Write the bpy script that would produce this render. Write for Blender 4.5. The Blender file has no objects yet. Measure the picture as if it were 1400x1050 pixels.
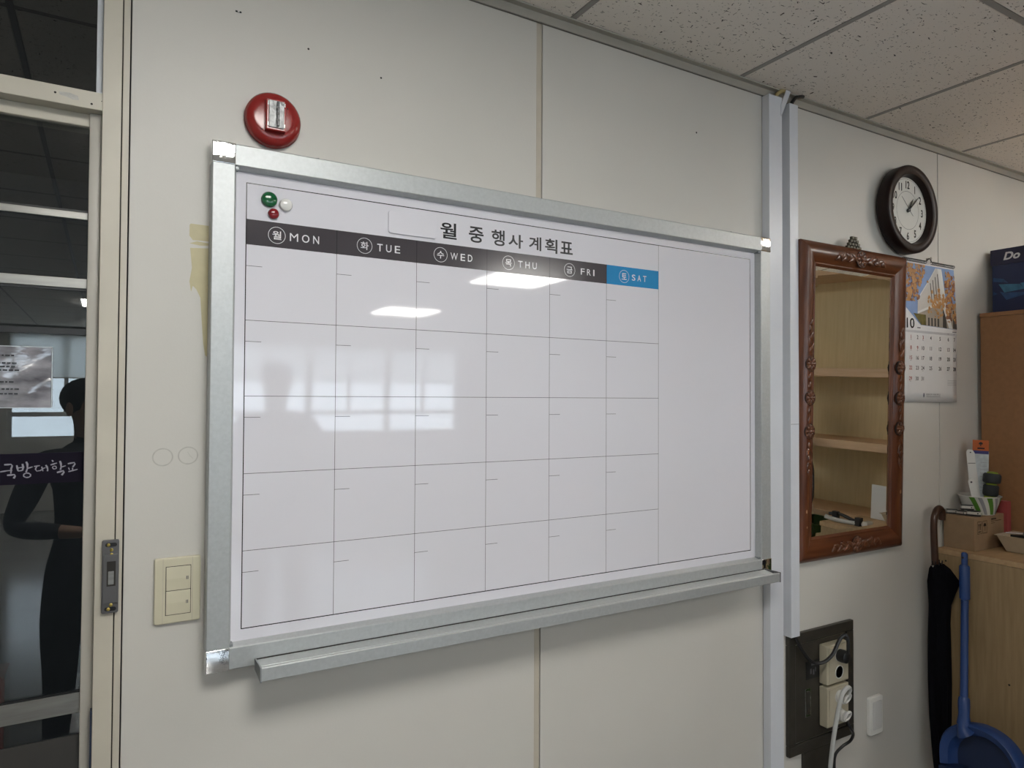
import bpy, bmesh, math, random
from mathutils import Vector, Matrix
random.seed(7)
SC = bpy.context.scene
COL = SC.collection

# ------------------------------------------------------------------ camera
YAW, PITCH, ROLL = math.radians(30.269), math.radians(1.166), math.radians(0.272)
fw = Vector((math.sin(YAW)*math.cos(PITCH), math.cos(YAW)*math.cos(PITCH), math.sin(PITCH)))
rt = Vector((math.cos(YAW), -math.sin(YAW), 0)); up = rt.cross(fw)
r2 = math.cos(ROLL)*rt + math.sin(ROLL)*up; u2 = -math.sin(ROLL)*rt + math.cos(ROLL)*up
cam = bpy.data.cameras.new('camera'); cam.lens = 36*946.88/1400; cam.sensor_width = 36; cam.clip_start = 0.02
camo = bpy.data.objects.new('camera', cam); COL.objects.link(camo)
camo.matrix_world = Matrix(((r2.x, u2.x, -fw.x, 0), (r2.y, u2.y, -fw.y, -1.41), (r2.z, u2.z, -fw.z, 1.55), (0, 0, 0, 1)))
SC.camera = camo

# ------------------------------------------------------------------ world, exposure
SC.view_settings.view_transform = 'Standard'; SC.view_settings.look = 'None'
SC.view_settings.gamma = 1.0; SC.view_settings.use_curve_mapping = False
SC.view_settings.exposure = 0.10
SKY = 6.8
LAMP = 27.0
wd = bpy.data.worlds.new('overcast_sky'); SC.world = wd; wd.use_nodes = True
wd.node_tree.nodes['Background'].inputs[0].default_value = (0.80, 0.90, 1.0, 1)
wd.node_tree.nodes['Background'].inputs[1].default_value = SKY
CEIL = 2.491
BACK = -9.8          # window wall behind the camera
XL, XR = -1.7, 6.0   # side walls

# ------------------------------------------------------------------ materials
MATS = {}
def mat(name, col, rough=0.5, metal=0.0, var=0.06, scale=12.0, bump=0.0, bscale=60.0, spec=0.5, coat=0.0, crough=0.05, stretch=None, col2=None, emit=None, trans=0.0, alpha=1.0):
    if name in MATS: return MATS[name]
    m = bpy.data.materials.new(name); m.use_nodes = True
    nt = m.node_tree; b = nt.nodes['Principled BSDF']
    tc = nt.nodes.new('ShaderNodeTexCoord'); mp = nt.nodes.new('ShaderNodeMapping')
    nt.links.new(tc.outputs['Object'], mp.inputs['Vector'])
    if stretch: mp.inputs['Scale'].default_value = stretch
    nz = nt.nodes.new('ShaderNodeTexNoise'); nz.inputs['Scale'].default_value = scale; nz.inputs['Detail'].default_value = 5
    nt.links.new(mp.outputs[0], nz.inputs['Vector'])
    mx = nt.nodes.new('ShaderNodeMix'); mx.data_type = 'RGBA'
    rmp = nt.nodes.new('ShaderNodeMapRange'); rmp.inputs[1].default_value = 0.3; rmp.inputs[2].default_value = 0.7
    nt.links.new(nz.outputs['Fac'], rmp.inputs[0]); nt.links.new(rmp.outputs[0], mx.inputs[0])
    c2 = col2 if col2 else tuple(min(1, c*(1+var)) for c in col)
    c1 = col if col2 else tuple(c*(1-var) for c in col)
    mx.inputs[6].default_value = (*c1, 1); mx.inputs[7].default_value = (*c2, 1)
    nt.links.new(mx.outputs[2], b.inputs['Base Color'])
    b.inputs['Roughness'].default_value = rough; b.inputs['Metallic'].default_value = metal
    b.inputs['Specular IOR Level'].default_value = spec
    b.inputs['Coat Weight'].default_value = coat; b.inputs['Coat Roughness'].default_value = crough
    b.inputs['Transmission Weight'].default_value = trans
    b.inputs['Alpha'].default_value = alpha
    if emit:
        b.inputs['Emission Color'].default_value = (*emit[0], 1); b.inputs['Emission Strength'].default_value = emit[1]
    if bump:
        n2 = nt.nodes.new('ShaderNodeTexNoise'); n2.inputs['Scale'].default_value = bscale; n2.inputs['Detail'].default_value = 3
        nt.links.new(mp.outputs[0], n2.inputs['Vector'])
        bp = nt.nodes.new('ShaderNodeBump'); bp.inputs['Strength'].default_value = bump; bp.inputs['Distance'].default_value = 0.002
        nt.links.new(n2.outputs['Fac'], bp.inputs['Height']); nt.links.new(bp.outputs[0], b.inputs['Normal'])
        if coat: nt.links.new(bp.outputs[0], b.inputs['Coat Normal'])
    MATS[name] = m
    return m

def glass_mat(name, ior=1.8, tint=(0.5, 0.52, 0.52)):
    m = bpy.data.materials.new(name); m.use_nodes = True; nt = m.node_tree
    nt.nodes.remove(nt.nodes['Principled BSDF'])
    out = nt.nodes['Material Output']
    fr = nt.nodes.new('ShaderNodeFresnel'); fr.inputs[0].default_value = ior
    tr = nt.nodes.new('ShaderNodeBsdfTransparent'); tr.inputs[0].default_value = (*tint, 1)
    gl = nt.nodes.new('ShaderNodeBsdfGlossy'); gl.inputs['Roughness'].default_value = 0.0
    gl.inputs[0].default_value = (0.95, 0.97, 0.97, 1)
    ms = nt.nodes.new('ShaderNodeMixShader')
    nt.links.new(fr.outputs[0], ms.inputs[0]); nt.links.new(tr.outputs[0], ms.inputs[1]); nt.links.new(gl.outputs[0], ms.inputs[2])
    nt.links.new(ms.outputs[0], out.inputs[0])
    return m

def tile_mat():
    m = bpy.data.materials.new('fissured_ceiling_tile'); m.use_nodes = True; nt = m.node_tree; b = nt.nodes['Principled BSDF']
    tc = nt.nodes.new('ShaderNodeTexCoord'); oi = nt.nodes.new('ShaderNodeObjectInfo')
    ad = nt.nodes.new('ShaderNodeVectorMath'); ad.operation = 'MULTIPLY_ADD'
    ad.inputs[1].default_value = (1, 1, 1)
    mu = nt.nodes.new('ShaderNodeVectorMath'); mu.operation = 'SCALE'; mu.inputs[0].default_value = (13, 7, 3)
    nt.links.new(oi.outputs['Random'], mu.inputs['Scale'])
    nt.links.new(tc.outputs['Object'], ad.inputs[0]); nt.links.new(mu.outputs[0], ad.inputs[2])
    def layer(scale, thr, st, rot, det=1.0):
        mp = nt.nodes.new('ShaderNodeMapping'); mp.inputs['Scale'].default_value = st; mp.inputs['Rotation'].default_value = (0, 0, rot)
        nt.links.new(ad.outputs[0], mp.inputs['Vector'])
        n = nt.nodes.new('ShaderNodeTexNoise'); n.inputs['Scale'].default_value = scale; n.inputs['Detail'].default_value = det
        n.inputs['Distortion'].default_value = 0.6
        nt.links.new(mp.outputs[0], n.inputs['Vector'])
        r = nt.nodes.new('ShaderNodeMapRange'); r.inputs[1].default_value = thr; r.inputs[2].default_value = thr+0.02
        nt.links.new(n.outputs['Fac'], r.inputs[0]); return r.outputs[0]
    def mxm(a, c):
        k = nt.nodes.new('ShaderNodeMath'); k.operation = 'MAXIMUM'; nt.links.new(a, k.inputs[0]); nt.links.new(c, k.inputs[1]); return k.outputs[0]
    f = mxm(layer(70, 0.715, (1, 2.6, 1), 0.15), layer(75, 0.715, (2.3, 1, 1), 0.5))
    f = mxm(f, layer(120, 0.735, (1, 1, 1), 0))
    f = mxm(f, layer(60, 0.73, (1, 3.2, 1), -0.5))
    mx = nt.nodes.new('ShaderNodeMix'); mx.data_type = 'RGBA'
    mx.inputs[6].default_value = (0.88, 0.84, 0.79, 1); mx.inputs[7].default_value = (0.10, 0.09, 0.085, 1)
    nt.links.new(f, mx.inputs[0]); nt.links.new(mx.outputs[2], b.inputs['Base Color'])
    b.inputs['Roughness'].default_value = 0.95; b.inputs['Specular IOR Level'].default_value = 0.1
    bp = nt.nodes.new('ShaderNodeBump'); bp.invert = True; bp.inputs['Strength'].default_value = 0.5; bp.inputs['Distance'].default_value = 0.002
    nt.links.new(f, bp.inputs['Height']); nt.links.new(bp.outputs[0], b.inputs['Normal'])
    return m

def translucent_mat(name, col):
    m = bpy.data.materials.new(name); m.use_nodes = True; nt = m.node_tree
    nt.nodes.remove(nt.nodes['Principled BSDF'])
    d = nt.nodes.new('ShaderNodeBsdfDiffuse'); t = nt.nodes.new('ShaderNodeBsdfTranslucent'); ms = nt.nodes.new('ShaderNodeMixShader')
    tc = nt.nodes.new('ShaderNodeTexCoord'); wv = nt.nodes.new('ShaderNodeTexNoise'); wv.inputs['Scale'].default_value = 40
    nt.links.new(tc.outputs['Object'], wv.inputs['Vector'])
    mx = nt.nodes.new('ShaderNodeMix'); mx.data_type = 'RGBA'
    mx.inputs[6].default_value = (*[c*0.95 for c in col], 1); mx.inputs[7].default_value = (*col, 1)
    nt.links.new(wv.outputs['Fac'], mx.inputs[0])
    nt.links.new(mx.outputs[2], d.inputs[0]); nt.links.new(mx.outputs[2], t.inputs[0])
    ms.inputs[0].default_value = 0.96
    nt.links.new(d.outputs[0], ms.inputs[1]); nt.links.new(t.outputs[0], ms.inputs[2]); nt.links.new(ms.outputs[0], nt.nodes['Material Output'].inputs[0])
    return m

M_WALL = mat('wall_panel_paint', (0.60, 0.588, 0.550), 0.42, var=0.025, scale=2.5, bump=0.06, bscale=180, spec=0.35)
M_BEIGE = mat('beige_steel_paint', (0.54, 0.51, 0.43), 0.4, var=0.05, scale=9, bump=0.04, bscale=120)
M_BEIGE2 = mat('beige_joint_strip', (0.50, 0.46, 0.38), 0.5, var=0.05, scale=20)
M_GAP = mat('dark_joint', (0.03, 0.028, 0.025), 0.9)
M_TILE = tile_mat()
M_GRID = mat('ceiling_grid_paint', (0.33, 0.32, 0.305), 0.5, var=0.04)
M_TRIM = mat('ceiling_trim_paint', (0.40, 0.385, 0.34), 0.45, var=0.04)
M_BOARD = mat('whiteboard_enamel', (0.72, 0.72, 0.78), 0.035, var=0.006, scale=3, bump=0.010, bscale=14, spec=0.55)
M_ALU = mat('satin_aluminium', (0.48, 0.505, 0.51), 0.48, metal=0.55, var=0.05, scale=160)
M_ALUD = mat('aluminium_groove', (0.30, 0.32, 0.33), 0.45, metal=0.5, var=0.05, scale=160)
M_CHROME = mat('chrome_cap', (0.80, 0.81, 0.82), 0.06, metal=1.0, var=0.05, scale=200, bump=0.12, bscale=150)
M_INK = mat('black_print', (0.015, 0.015, 0.018), 0.25, var=0.1)
M_LINE = mat('thin_grey_print', (0.10, 0.10, 0.11), 0.25, var=0.1)
M_HEAD = mat('charcoal_header_print', (0.060, 0.054, 0.062), 0.15, var=0.08, scale=8)
M_BLUE = mat('blue_header_print', (0.02, 0.25, 0.55), 0.15, var=0.04, scale=8)
M_WPRINT = mat('white_print', (0.74, 0.74, 0.77), 0.2, var=0.02)
M_PVC = mat('white_pvc', (0.66, 0.69, 0.745), 0.35, var=0.03, scale=8)
M_BLACK = mat('black_plastic', (0.012, 0.012, 0.013), 0.35, var=0.15, scale=40)
M_STEEL = mat('brushed_stainless', (0.36, 0.35, 0.325), 0.33, metal=1.0, var=0.12, scale=25, stretch=(0.6, 6, 6))
M_IVORY = mat('ivory_plastic', (0.60, 0.57, 0.43), 0.35, var=0.03)
M_GREYPL = mat('grey_strike_plastic', (0.10, 0.10, 0.105), 0.4, var=0.08)
M_BRASS = mat('brass_screw', (0.45, 0.36, 0.10), 0.35, metal=0.9)
M_RED = mat('red_alarm_plastic', (0.27, 0.020, 0.018), 0.17, var=0.05)
M_DRED = mat('dark_red_plastic', (0.20, 0.008, 0.014), 0.15, var=0.05)
M_GREEN = mat('green_magnet_plastic', (0.008, 0.10, 0.035), 0.12, var=0.05)
M_WHITEPL = mat('white_gloss_plastic', (0.72, 0.72, 0.70), 0.15, var=0.02)
M_MAHOG = mat('mahogany_varnish', (0.060, 0.016, 0.006), 0.30, scale=6, stretch=(8, 8, 1.2), col2=(0.145, 0.045, 0.016), coat=0.12, crough=0.12, spec=0.35, bump=0.05, bscale=40)
M_MAHOGX = mat('mahogany_varnish_cross', (0.060, 0.016, 0.006), 0.30, scale=6, stretch=(1.2, 8, 8), col2=(0.145, 0.045, 0.016), coat=0.12, crough=0.12, spec=0.35, bump=0.05, bscale=40)
M_CARVE = mat('carved_mahogany', (0.05, 0.014, 0.006), 0.30, scale=60, col2=(0.16, 0.055, 0.022), coat=0.2, crough=0.15)
M_ROSETTE_SHADE = mat('rosette_shade_paint', (0.012, 0.004, 0.002), 0.6)  # shade around the carved rosettes, put into the colour
M_MIRROR = mat('mirror_silver', (0.86, 0.87, 0.85), 0.0, metal=1.0, var=0.004)
M_BRONZE = mat('antique_bronze', (0.06, 0.055, 0.04), 0.4, metal=0.7, var=0.3, scale=120)
M_WENGE = mat('dark_wenge', (0.014, 0.006, 0.005), 0.38, var=0.25, scale=20, spec=0.25)
M_PAPER = mat('white_paper', (0.70, 0.70, 0.70), 0.6, var=0.02)
M_OAK = mat('light_oak_laminate', (0.30, 0.205, 0.105), 0.5, scale=9, stretch=(9, 9, 0.7), col2=(0.38, 0.27, 0.145), bump=0.03, bscale=60)
M_OAKP = mat('pale_oak_back_panel', (0.74, 0.60, 0.33), 0.5, scale=8, stretch=(8, 8, 0.6), col2=(0.82, 0.68, 0.40))
M_SHELF = mat('pinkish_beech_edge', (0.66, 0.44, 0.26), 0.5, scale=9, stretch=(9, 0.7, 9), col2=(0.76, 0.54, 0.34))
M_BROWN = mat('brown_laminate', (0.33, 0.165, 0.075), 0.5, var=0.07, scale=60)
M_CARD = mat('corrugated_cardboard', (0.30, 0.20, 0.115), 0.8, var=0.06, scale=30)
M_KRAFT = mat('kraft_paper_pulp', (0.52, 0.44, 0.32), 0.75, var=0.04, scale=30)
M_NAVY = mat('navy_print', (0.012, 0.022, 0.085), 0.35, var=0.2, scale=5)
M_BLUEPL = mat('blue_dustpan_plastic', (0.022, 0.060, 0.21), 0.35, var=0.06)
M_CLOTH = mat('black_umbrella_cloth', (0.004, 0.004, 0.006), 0.85, var=0.2, scale=50, spec=0.08)
M_DGREY = mat('dark_bronze_steel', (0.075, 0.070, 0.060), 0.38, metal=0.6, var=0.08, scale=30)
M_FLOOR = mat('grey_vinyl_floor', (0.25, 0.245, 0.235), 0.14, var=0.12, scale=3, bump=0.02, bscale=9)
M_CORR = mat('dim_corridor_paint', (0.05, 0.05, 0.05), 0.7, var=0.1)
M_LIME = mat('lime_plastic', (0.24, 0.32, 0.02), 0.35)
M_RUB = mat('charcoal_rubber', (0.022, 0.026, 0.030), 0.6, var=0.15)
M_CORAL = mat('coral_card', (0.40, 0.075, 0.075), 0.55)
M_ORANGE = mat('orange_print', (0.48, 0.10, 0.012), 0.35)
M_CLEAR = mat('plastic_packet', (0.55, 0.60, 0.63), 0.12, var=0.15, scale=60, bump=0.4, bscale=60)
M_GLASS = glass_mat('dark_door_glass')
M_WGLASS = glass_mat('window_glass', 1.5, (0.95, 0.97, 0.98))
M_FACE = mat('clock_face_paper', (0.62, 0.63, 0.60), 0.4, var=0.015)

# ------------------------------------------------------------------ mesh helpers
class MB:
    def __init__(s): s.v = []; s.f = []
    def add(s, vs, fs):
        o = len(s.v); s.v += [tuple(p) for p in vs]; s.f += [tuple(i+o for i in q) for q in fs]; return s
    def box(s, x0, x1, y0, y1, z0, z1):
        x0, x1 = sorted((x0, x1)); y0, y1 = sorted((y0, y1)); z0, z1 = sorted((z0, z1))
        return s.add([(x0,y0,z0),(x1,y0,z0),(x1,y1,z0),(x0,y1,z0),(x0,y0,z1),(x1,y0,z1),(x1,y1,z1),(x0,y1,z1)],
                     [(0,3,2,1),(4,5,6,7),(0,1,5,4),(1,2,6,5),(2,3,7,6),(3,0,4,7)])
    def prism(s, pts, axis, a0, a1):
        """pts: 2D polygon in the two remaining axes (x,z for axis y; y,z for axis x; x,y for axis z)"""
        def P(p, a):
            return {'y': (p[0], a, p[1]), 'x': (a, p[0], p[1]), 'z': (p[0], p[1], a)}[axis]
        n = len(pts)
        vs = [P(p, a0) for p in pts] + [P(p, a1) for p in pts]
        fs = [tuple(range(n)), tuple(range(2*n-1, n-1, -1))] + [(i, i+n, (i+1) % n + n, (i+1) % n) for i in range(n)]
        return s.add(vs, fs)
    def flat(s, pts, y):                      # polygon in x,z facing -y
        return s.add([(p[0], y, p[1]) for p in pts], [tuple(range(len(pts)))])
    def flatx(s, pts, x):                     # polygon in y,z facing -x
        return s.add([(x, p[0], p[1]) for p in pts], [tuple(range(len(pts)))])
    def rect(s, x0, x1, z0, z1, y): return s.flat([(x0, z0), (x1, z0), (x1, z1), (x0, z1)], y)
    def ring(s, cx, cz, r0, r1, y, n=40, ex=1.0):
        vs = []; fs = []
        for i in range(n):
            a = 2*math.pi*i/n; c, d = math.cos(a)*ex, math.sin(a)
            vs += [(cx+r0*c, y, cz+r0*d), (cx+r1*c, y, cz+r1*d)]
        for i in range(n):
            j = (i+1) % n; fs.append((2*i, 2*i+1, 2*j+1, 2*j))
        return s.add(vs, fs)
    def lathe(s, prof, c=(0, 0, 0), axis='z', n=32, ex=(1, 1), caps=True):
        vs = []; fs = []
        for (r, h) in prof:
            for i in range(n):
                a = 2*math.pi*i/n; p, q = r*math.cos(a)*ex[0], r*math.sin(a)*ex[1]
                vs.append({'z': (p, q, h), 'y': (p, h, q), 'x': (h, p, q)}[axis])
        m = len(prof)
        for k in range(m-1):
            for i in range(n):
                j = (i+1) % n; fs.append((k*n+i, k*n+j, (k+1)*n+j, (k+1)*n+i))
        if caps: fs += [tuple(range(n)), tuple(range(m*n-1, (m-1)*n-1, -1))]
        vs = [(p[0]+c[0], p[1]+c[1], p[2]+c[2]) for p in vs]
        return s.add(vs, fs)
    def tube(s, pts, r, n=10, caps=True, flat=None):
        P = [Vector(p) for p in pts]; m = len(P)
        R = r if isinstance(r, (list, tuple)) else [r]*m
        vs = []; fs = []; prev = None
        for k in range(m):
            t = (P[min(k+1, m-1)] - P[max(k-1, 0)]).normalized()
            if prev is None:
                a = Vector((0, 0, 1)) if abs(t.z) < 0.9 else Vector((1, 0, 0))
                u = t.cross(a).normalized()
            else:
                u = (prev - t*prev.dot(t)).normalized()
            prev = u; w = t.cross(u)
            for i in range(n):
                a = 2*math.pi*i/n
                vs.append(P[k] + R[k]*(math.cos(a)*u + math.sin(a)*w*(flat or 1)))
        for k in range(m-1):
            for i in range(n):
                j = (i+1) % n; fs.append((k*n+i, k*n+j, (k+1)*n+j, (k+1)*n+i))
        if caps: fs += [tuple(range(n-1, -1, -1)), tuple(range((m-1)*n, m*n))]
        return s.add(vs, fs)
    def stroke(s, pts, w, plane, off):       # brush stroke ribbon in 2D, plane 'y' or 'x'
        m = len(pts); L = []
        W = w if isinstance(w, (list, tuple)) else [w*(0.65+0.35*math.sin(math.pi*(k+0.6)/(m+0.2))) for k in range(m)]
        for k in range(m):
            a = pts[max(k-1, 0)]; b = pts[min(k+1, m-1)]
            dx, dy = b[0]-a[0], b[1]-a[1]; l = math.hypot(dx, dy) or 1
            L.append(((pts[k][0]-dy/l*W[k]/2, pts[k][1]+dx/l*W[k]/2), (pts[k][0]+dy/l*W[k]/2, pts[k][1]-dx/l*W[k]/2)))
        vs = []
        for a, b in L:
            for p in (a, b): vs.append((p[0], off, p[1]) if plane == 'y' else (off, p[0], p[1]))
        return s.add(vs, [(2*k, 2*k+1, 2*k+3, 2*k+2) for k in range(m-1)])
    def sphere(s, c, r, sc=(1, 1, 1), n=16, m=10):
        prof = [(max(1e-4, r*math.sin(math.pi*k/m)), -r*math.cos(math.pi*k/m)) for k in range(m+1)]
        t = MB().lathe(prof, n=n)
        return s.add([(c[0]+p[0]*sc[0], c[1]+p[1]*sc[1], c[2]+p[2]*sc[2]) for p in t.v], t.f)
    def xf(s, M):
        s.v = [tuple(M @ Vector(p)) for p in s.v]; return s
    def build(s, name, m, parent=None, bevel=0, seg=2, smooth=False, local=False, recalc=True):
        me = bpy.data.meshes.new(name)
        off = Vector((0, 0, 0))
        if parent is not None and not local:
            q = parent
            while q is not None: off += q.location; q = q.parent
        me.from_pydata([Vector(p)-off for p in s.v], [], s.f); me.update()
        bm = bmesh.new(); bm.from_mesh(me)
        if recalc: bmesh.ops.recalc_face_normals(bm, faces=bm.faces)
        if bevel:
            es = [e for e in bm.edges if len(e.link_faces) == 2 and e.calc_face_angle(0) > 0.6]
            bmesh.ops.bevel(bm, geom=es, offset=bevel, segments=seg, profile=0.6, affect='EDGES', clamp_overlap=True)
        if smooth:
            for f in bm.faces: f.smooth = True
            for e in bm.edges:
                if len(e.link_faces) == 2 and e.calc_face_angle(0) > 0.7: e.smooth = False
        bm.to_mesh(me); bm.free()
        me.materials.append(m)
        o = bpy.data.objects.new(name, me); COL.objects.link(o)
        if parent is not None: o.parent = parent
        return o

def tag(o, label, cat, group=None):
    o['label'] = label; o['category'] = cat
    if group: o['group'] = group
    return o
def thing(name, label, cat, loc=(0, 0, 0), rot=(0, 0, 0), group=None):
    o = bpy.data.objects.new(name, None); COL.objects.link(o); o.empty_display_size = 0.05
    o.location = loc; o.rotation_euler = rot
    return tag(o, label, cat, group)
def struct(o): o['kind'] = 'structure'; return o
def sroot(name, loc=(0, 0, 0)):
    o = bpy.data.objects.new(name, None); COL.objects.link(o); o.location = loc; return struct(o)

FCACHE = {}
def glyphs(txt, bold=0.0):
    k = (txt, bold)
    if k not in FCACHE:
        cu = bpy.data.curves.new('t', 'FONT'); cu.body = txt; cu.size = 1.0; cu.offset = bold; cu.resolution_u = 4
        cu.dimensions = '2D'; cu.fill_mode = 'BOTH'
        ob = bpy.data.objects.new('t', cu); COL.objects.link(ob)
        dg = bpy.context.evaluated_depsgraph_get()
        me = bpy.data.meshes.new_from_object(ob.evaluated_get(dg))
        vs = [tuple(v.co) for v in me.vertices]; fs = [tuple(p.vertices) for p in me.polygons]
        bpy.data.objects.remove(ob); bpy.data.curves.remove(cu); bpy.data.meshes.remove(me)
        x0 = min(v[0] for v in vs); x1 = max(v[0] for v in vs); y0 = min(v[1] for v in vs); y1 = max(v[1] for v in vs)
        FCACHE[k] = ([((v[0]-x0)/max(x1-x0, 1e-6), (v[1]-y0)/max(y1-y0, 1e-6)) for v in vs], fs, (x1-x0)/max(y1-y0, 1e-6))
    return FCACHE[k]
def text(mb, txt, a0, a1, z0, z1, off, plane='y', bold=0.0, slant=0.0):
    """writes txt into the box a0..a1 x z0..z1 on a plane y=off (a is x) or x=off (a is y, running from a0 down to a1)"""
    vs, fs, ar = glyphs(txt, bold)
    P = []
    for u, v in vs:
        a = a0 + (a1-a0)*u + slant*(z1-z0)*v*(1 if a1 > a0 else -1); z = z0 + (z1-z0)*v
        P.append((a, off, z) if plane == 'y' else (off, a, z))
    mb.add(P, fs); return mb

# ================================================================== SETTING
# back wall that carries the board
core = MB(); core.box(0.03, XR, 0.02, 0.14, 0, CEIL+0.1); core.box(XL, -1.1, 0.02, 0.14, 0, CEIL+0.1)
wall = struct(core.build('wall_back', M_GAP))
PAN = [(0.0285, 0.888), (0.9055, 1.690), (1.694, 2.6435), (2.6475, 4.0), (4.004, XR)]
pans = []
for a, b in PAN:
    pans.append(MB().box(a, b, 0.0, 0.0195, 0, 2.49).build('wall_panel', M_WALL, wall, bevel=0.0012))
MB().box(XL, -1.104, 0.0, 0.0195, 0, 2.49).build('wall_panel', M_WALL, wall, bevel=0.0012)
MB().box(0.8885, 0.9035, 0.0015, 0.019, 0, 2.49).build('joint_strip', M_BEIGE2, wall, bevel=0.0008)
# marks that belong to the wall
M_RES = mat('yellowed_tape_residue', (0.50, 0.45, 0.27), 0.45, var=0.06, scale=40)
M_SCUFF = mat('faint_grey_scuff', (0.47, 0.46, 0.425), 0.6, var=0.08, scale=90)
res = MB()
res.flat([(0.1270, 1.8690), (0.1270, 1.8490), (0.1330, 1.8415), (0.1600, 1.8420), (0.1600, 1.8715), (0.1290, 1.8720)], -0.0003)
res.flat([(0.127, 1.8350), (0.1450, 1.8325), (0.1600, 1.8340), (0.1600, 1.8385), (0.1400, 1.8400)], -0.0003)
res.flat([(0.1285, 1.8265), (0.1600, 1.8290), (0.1600, 1.7700), (0.1500, 1.7650), (0.1470, 1.7350), (0.1400, 1.7500), (0.1340, 1.7560), (0.1310, 1.7450), (0.1280, 1.7640), (0.1320, 1.7900)], -0.0003)
res.flat([(0.1470, 1.7350), (0.1500, 1.7650), (0.1600, 1.7700), (0.1600, 1.6250), (0.1565, 1.6270), (0.1530, 1.6500), (0.1500, 1.6900)], -0.0003)
res.build('tape_residue', M_RES, pans[0])
sc = MB()
for cx, cz, r in ((0.0880, 1.4395, 0.0165), (0.1300, 1.4410, 0.0165)): sc.ring(cx, cz, r-0.0022, r, -0.0003, 32, 1.05)
sc.stroke([(0.1290, 1.4480), (0.1330, 1.4410), (0.1385, 1.4350)], 0.0008, 'y', -0.0004)
sc.build('ring_scuff', M_SCUFF, pans[0])
for x, z in ((0.3414, 2.2555), (0.4950, 2.2330)):
    MB().lathe([(0.0022, -0.0004), (0.0018, 0.001)], (x, 0, z), 'y', 10).build('nail_hole', M_GAP, pans[0])
MB().lathe([(0.0026, -0.0004), (0.0018, 0.001)], (1.4195, 0, 2.2990), 'y', 10).build('nail_hole', M_GAP, pans[1])
tagm = MB().box(0.2020, 0.2130, -0.0012, 0, 2.2915, 2.2945); tagm.build('screw_slot', M_INK, pans[0], bevel=0.0005)
MB().box(0.2058, 0.2092, -0.0016, 0, 2.2920, 2.2940).build('screw_slot', M_PAPER, pans[0])

# ceiling: slab, tiles, grid bars
ceil = struct(MB().box(XL, XR, BACK, 0.14, CEIL+0.012, CEIL+0.09).build('ceiling', M_GRID))
TX = [0.983 + 0.6*k for k in range(-5, 9)]
TY = [0.0, -0.578] + [-0.578-0.6*k for k in range(1, 17)]
tile_me = {}
LAMPS = [(0.30, -1.315), (3.28, -1.315), (2.78, -3.278), (2.78, -5.678), (0.05, -6.6), (0.05, -8.9)]
for i in range(len(TX)-1):
    for j in range(len(TY)-1):
        x0, x1 = TX[i]+0.008, TX[i+1]-0.008; y1, y0 = TY[j]-0.008, TY[j+1]+0.008
        if x0 < XL or x1 > XR or y0 < BACK: continue
        key = (round(x1-x0, 3), round(y1-y0, 3))
        if key not in tile_me:
            hx, hy = (x1-x0)/2, (y1-y0)/2
            o = MB().box(-hx, hx, -hy, hy, 0, 0.011).build('ceiling_tile', M_TILE, ceil, bevel=0.002, seg=1, local=True)
            tile_me[key] = o.data
        else:
            o = bpy.data.objects.new('ceiling_tile', tile_me[key]); COL.objects.link(o); o.parent = ceil
        o.location = ((x0+x1)/2, (y0+y1)/2, CEIL)
for x in TX:
    if XL < x < XR: MB().box(x-0.0075, x+0.0075, BACK, 0, CEIL-0.0006, CEIL+0.008).build('grid_bar', M_GRID, ceil)
for y in TY[1:]:
    MB().box(XL, XR, y-0.0075, y+0.0075, CEIL-0.0003, CEIL+0.008).build('grid_bar', M_GRID, ceil)
tr = MB(); tr.prism([(0, 2.4655), (-0.004, 2.4655), (-0.004, 2.4865), (-0.020, 2.4865), (-0.020, 2.4905), (0, 2.4905)], 'x', 0.0285, XR)
struct(tr.build('trim_1', M_TRIM, bevel=0.0008))
struct(MB().box(0.0285, XR, -0.0012, 0, 2.4630, 2.4655).build('trim_shadow', mat('painted_trim_shadow', (0.12, 0.11, 0.095), 0.7, var=0.2)))  # dark strip painted in as the shadow under the trim

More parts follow.
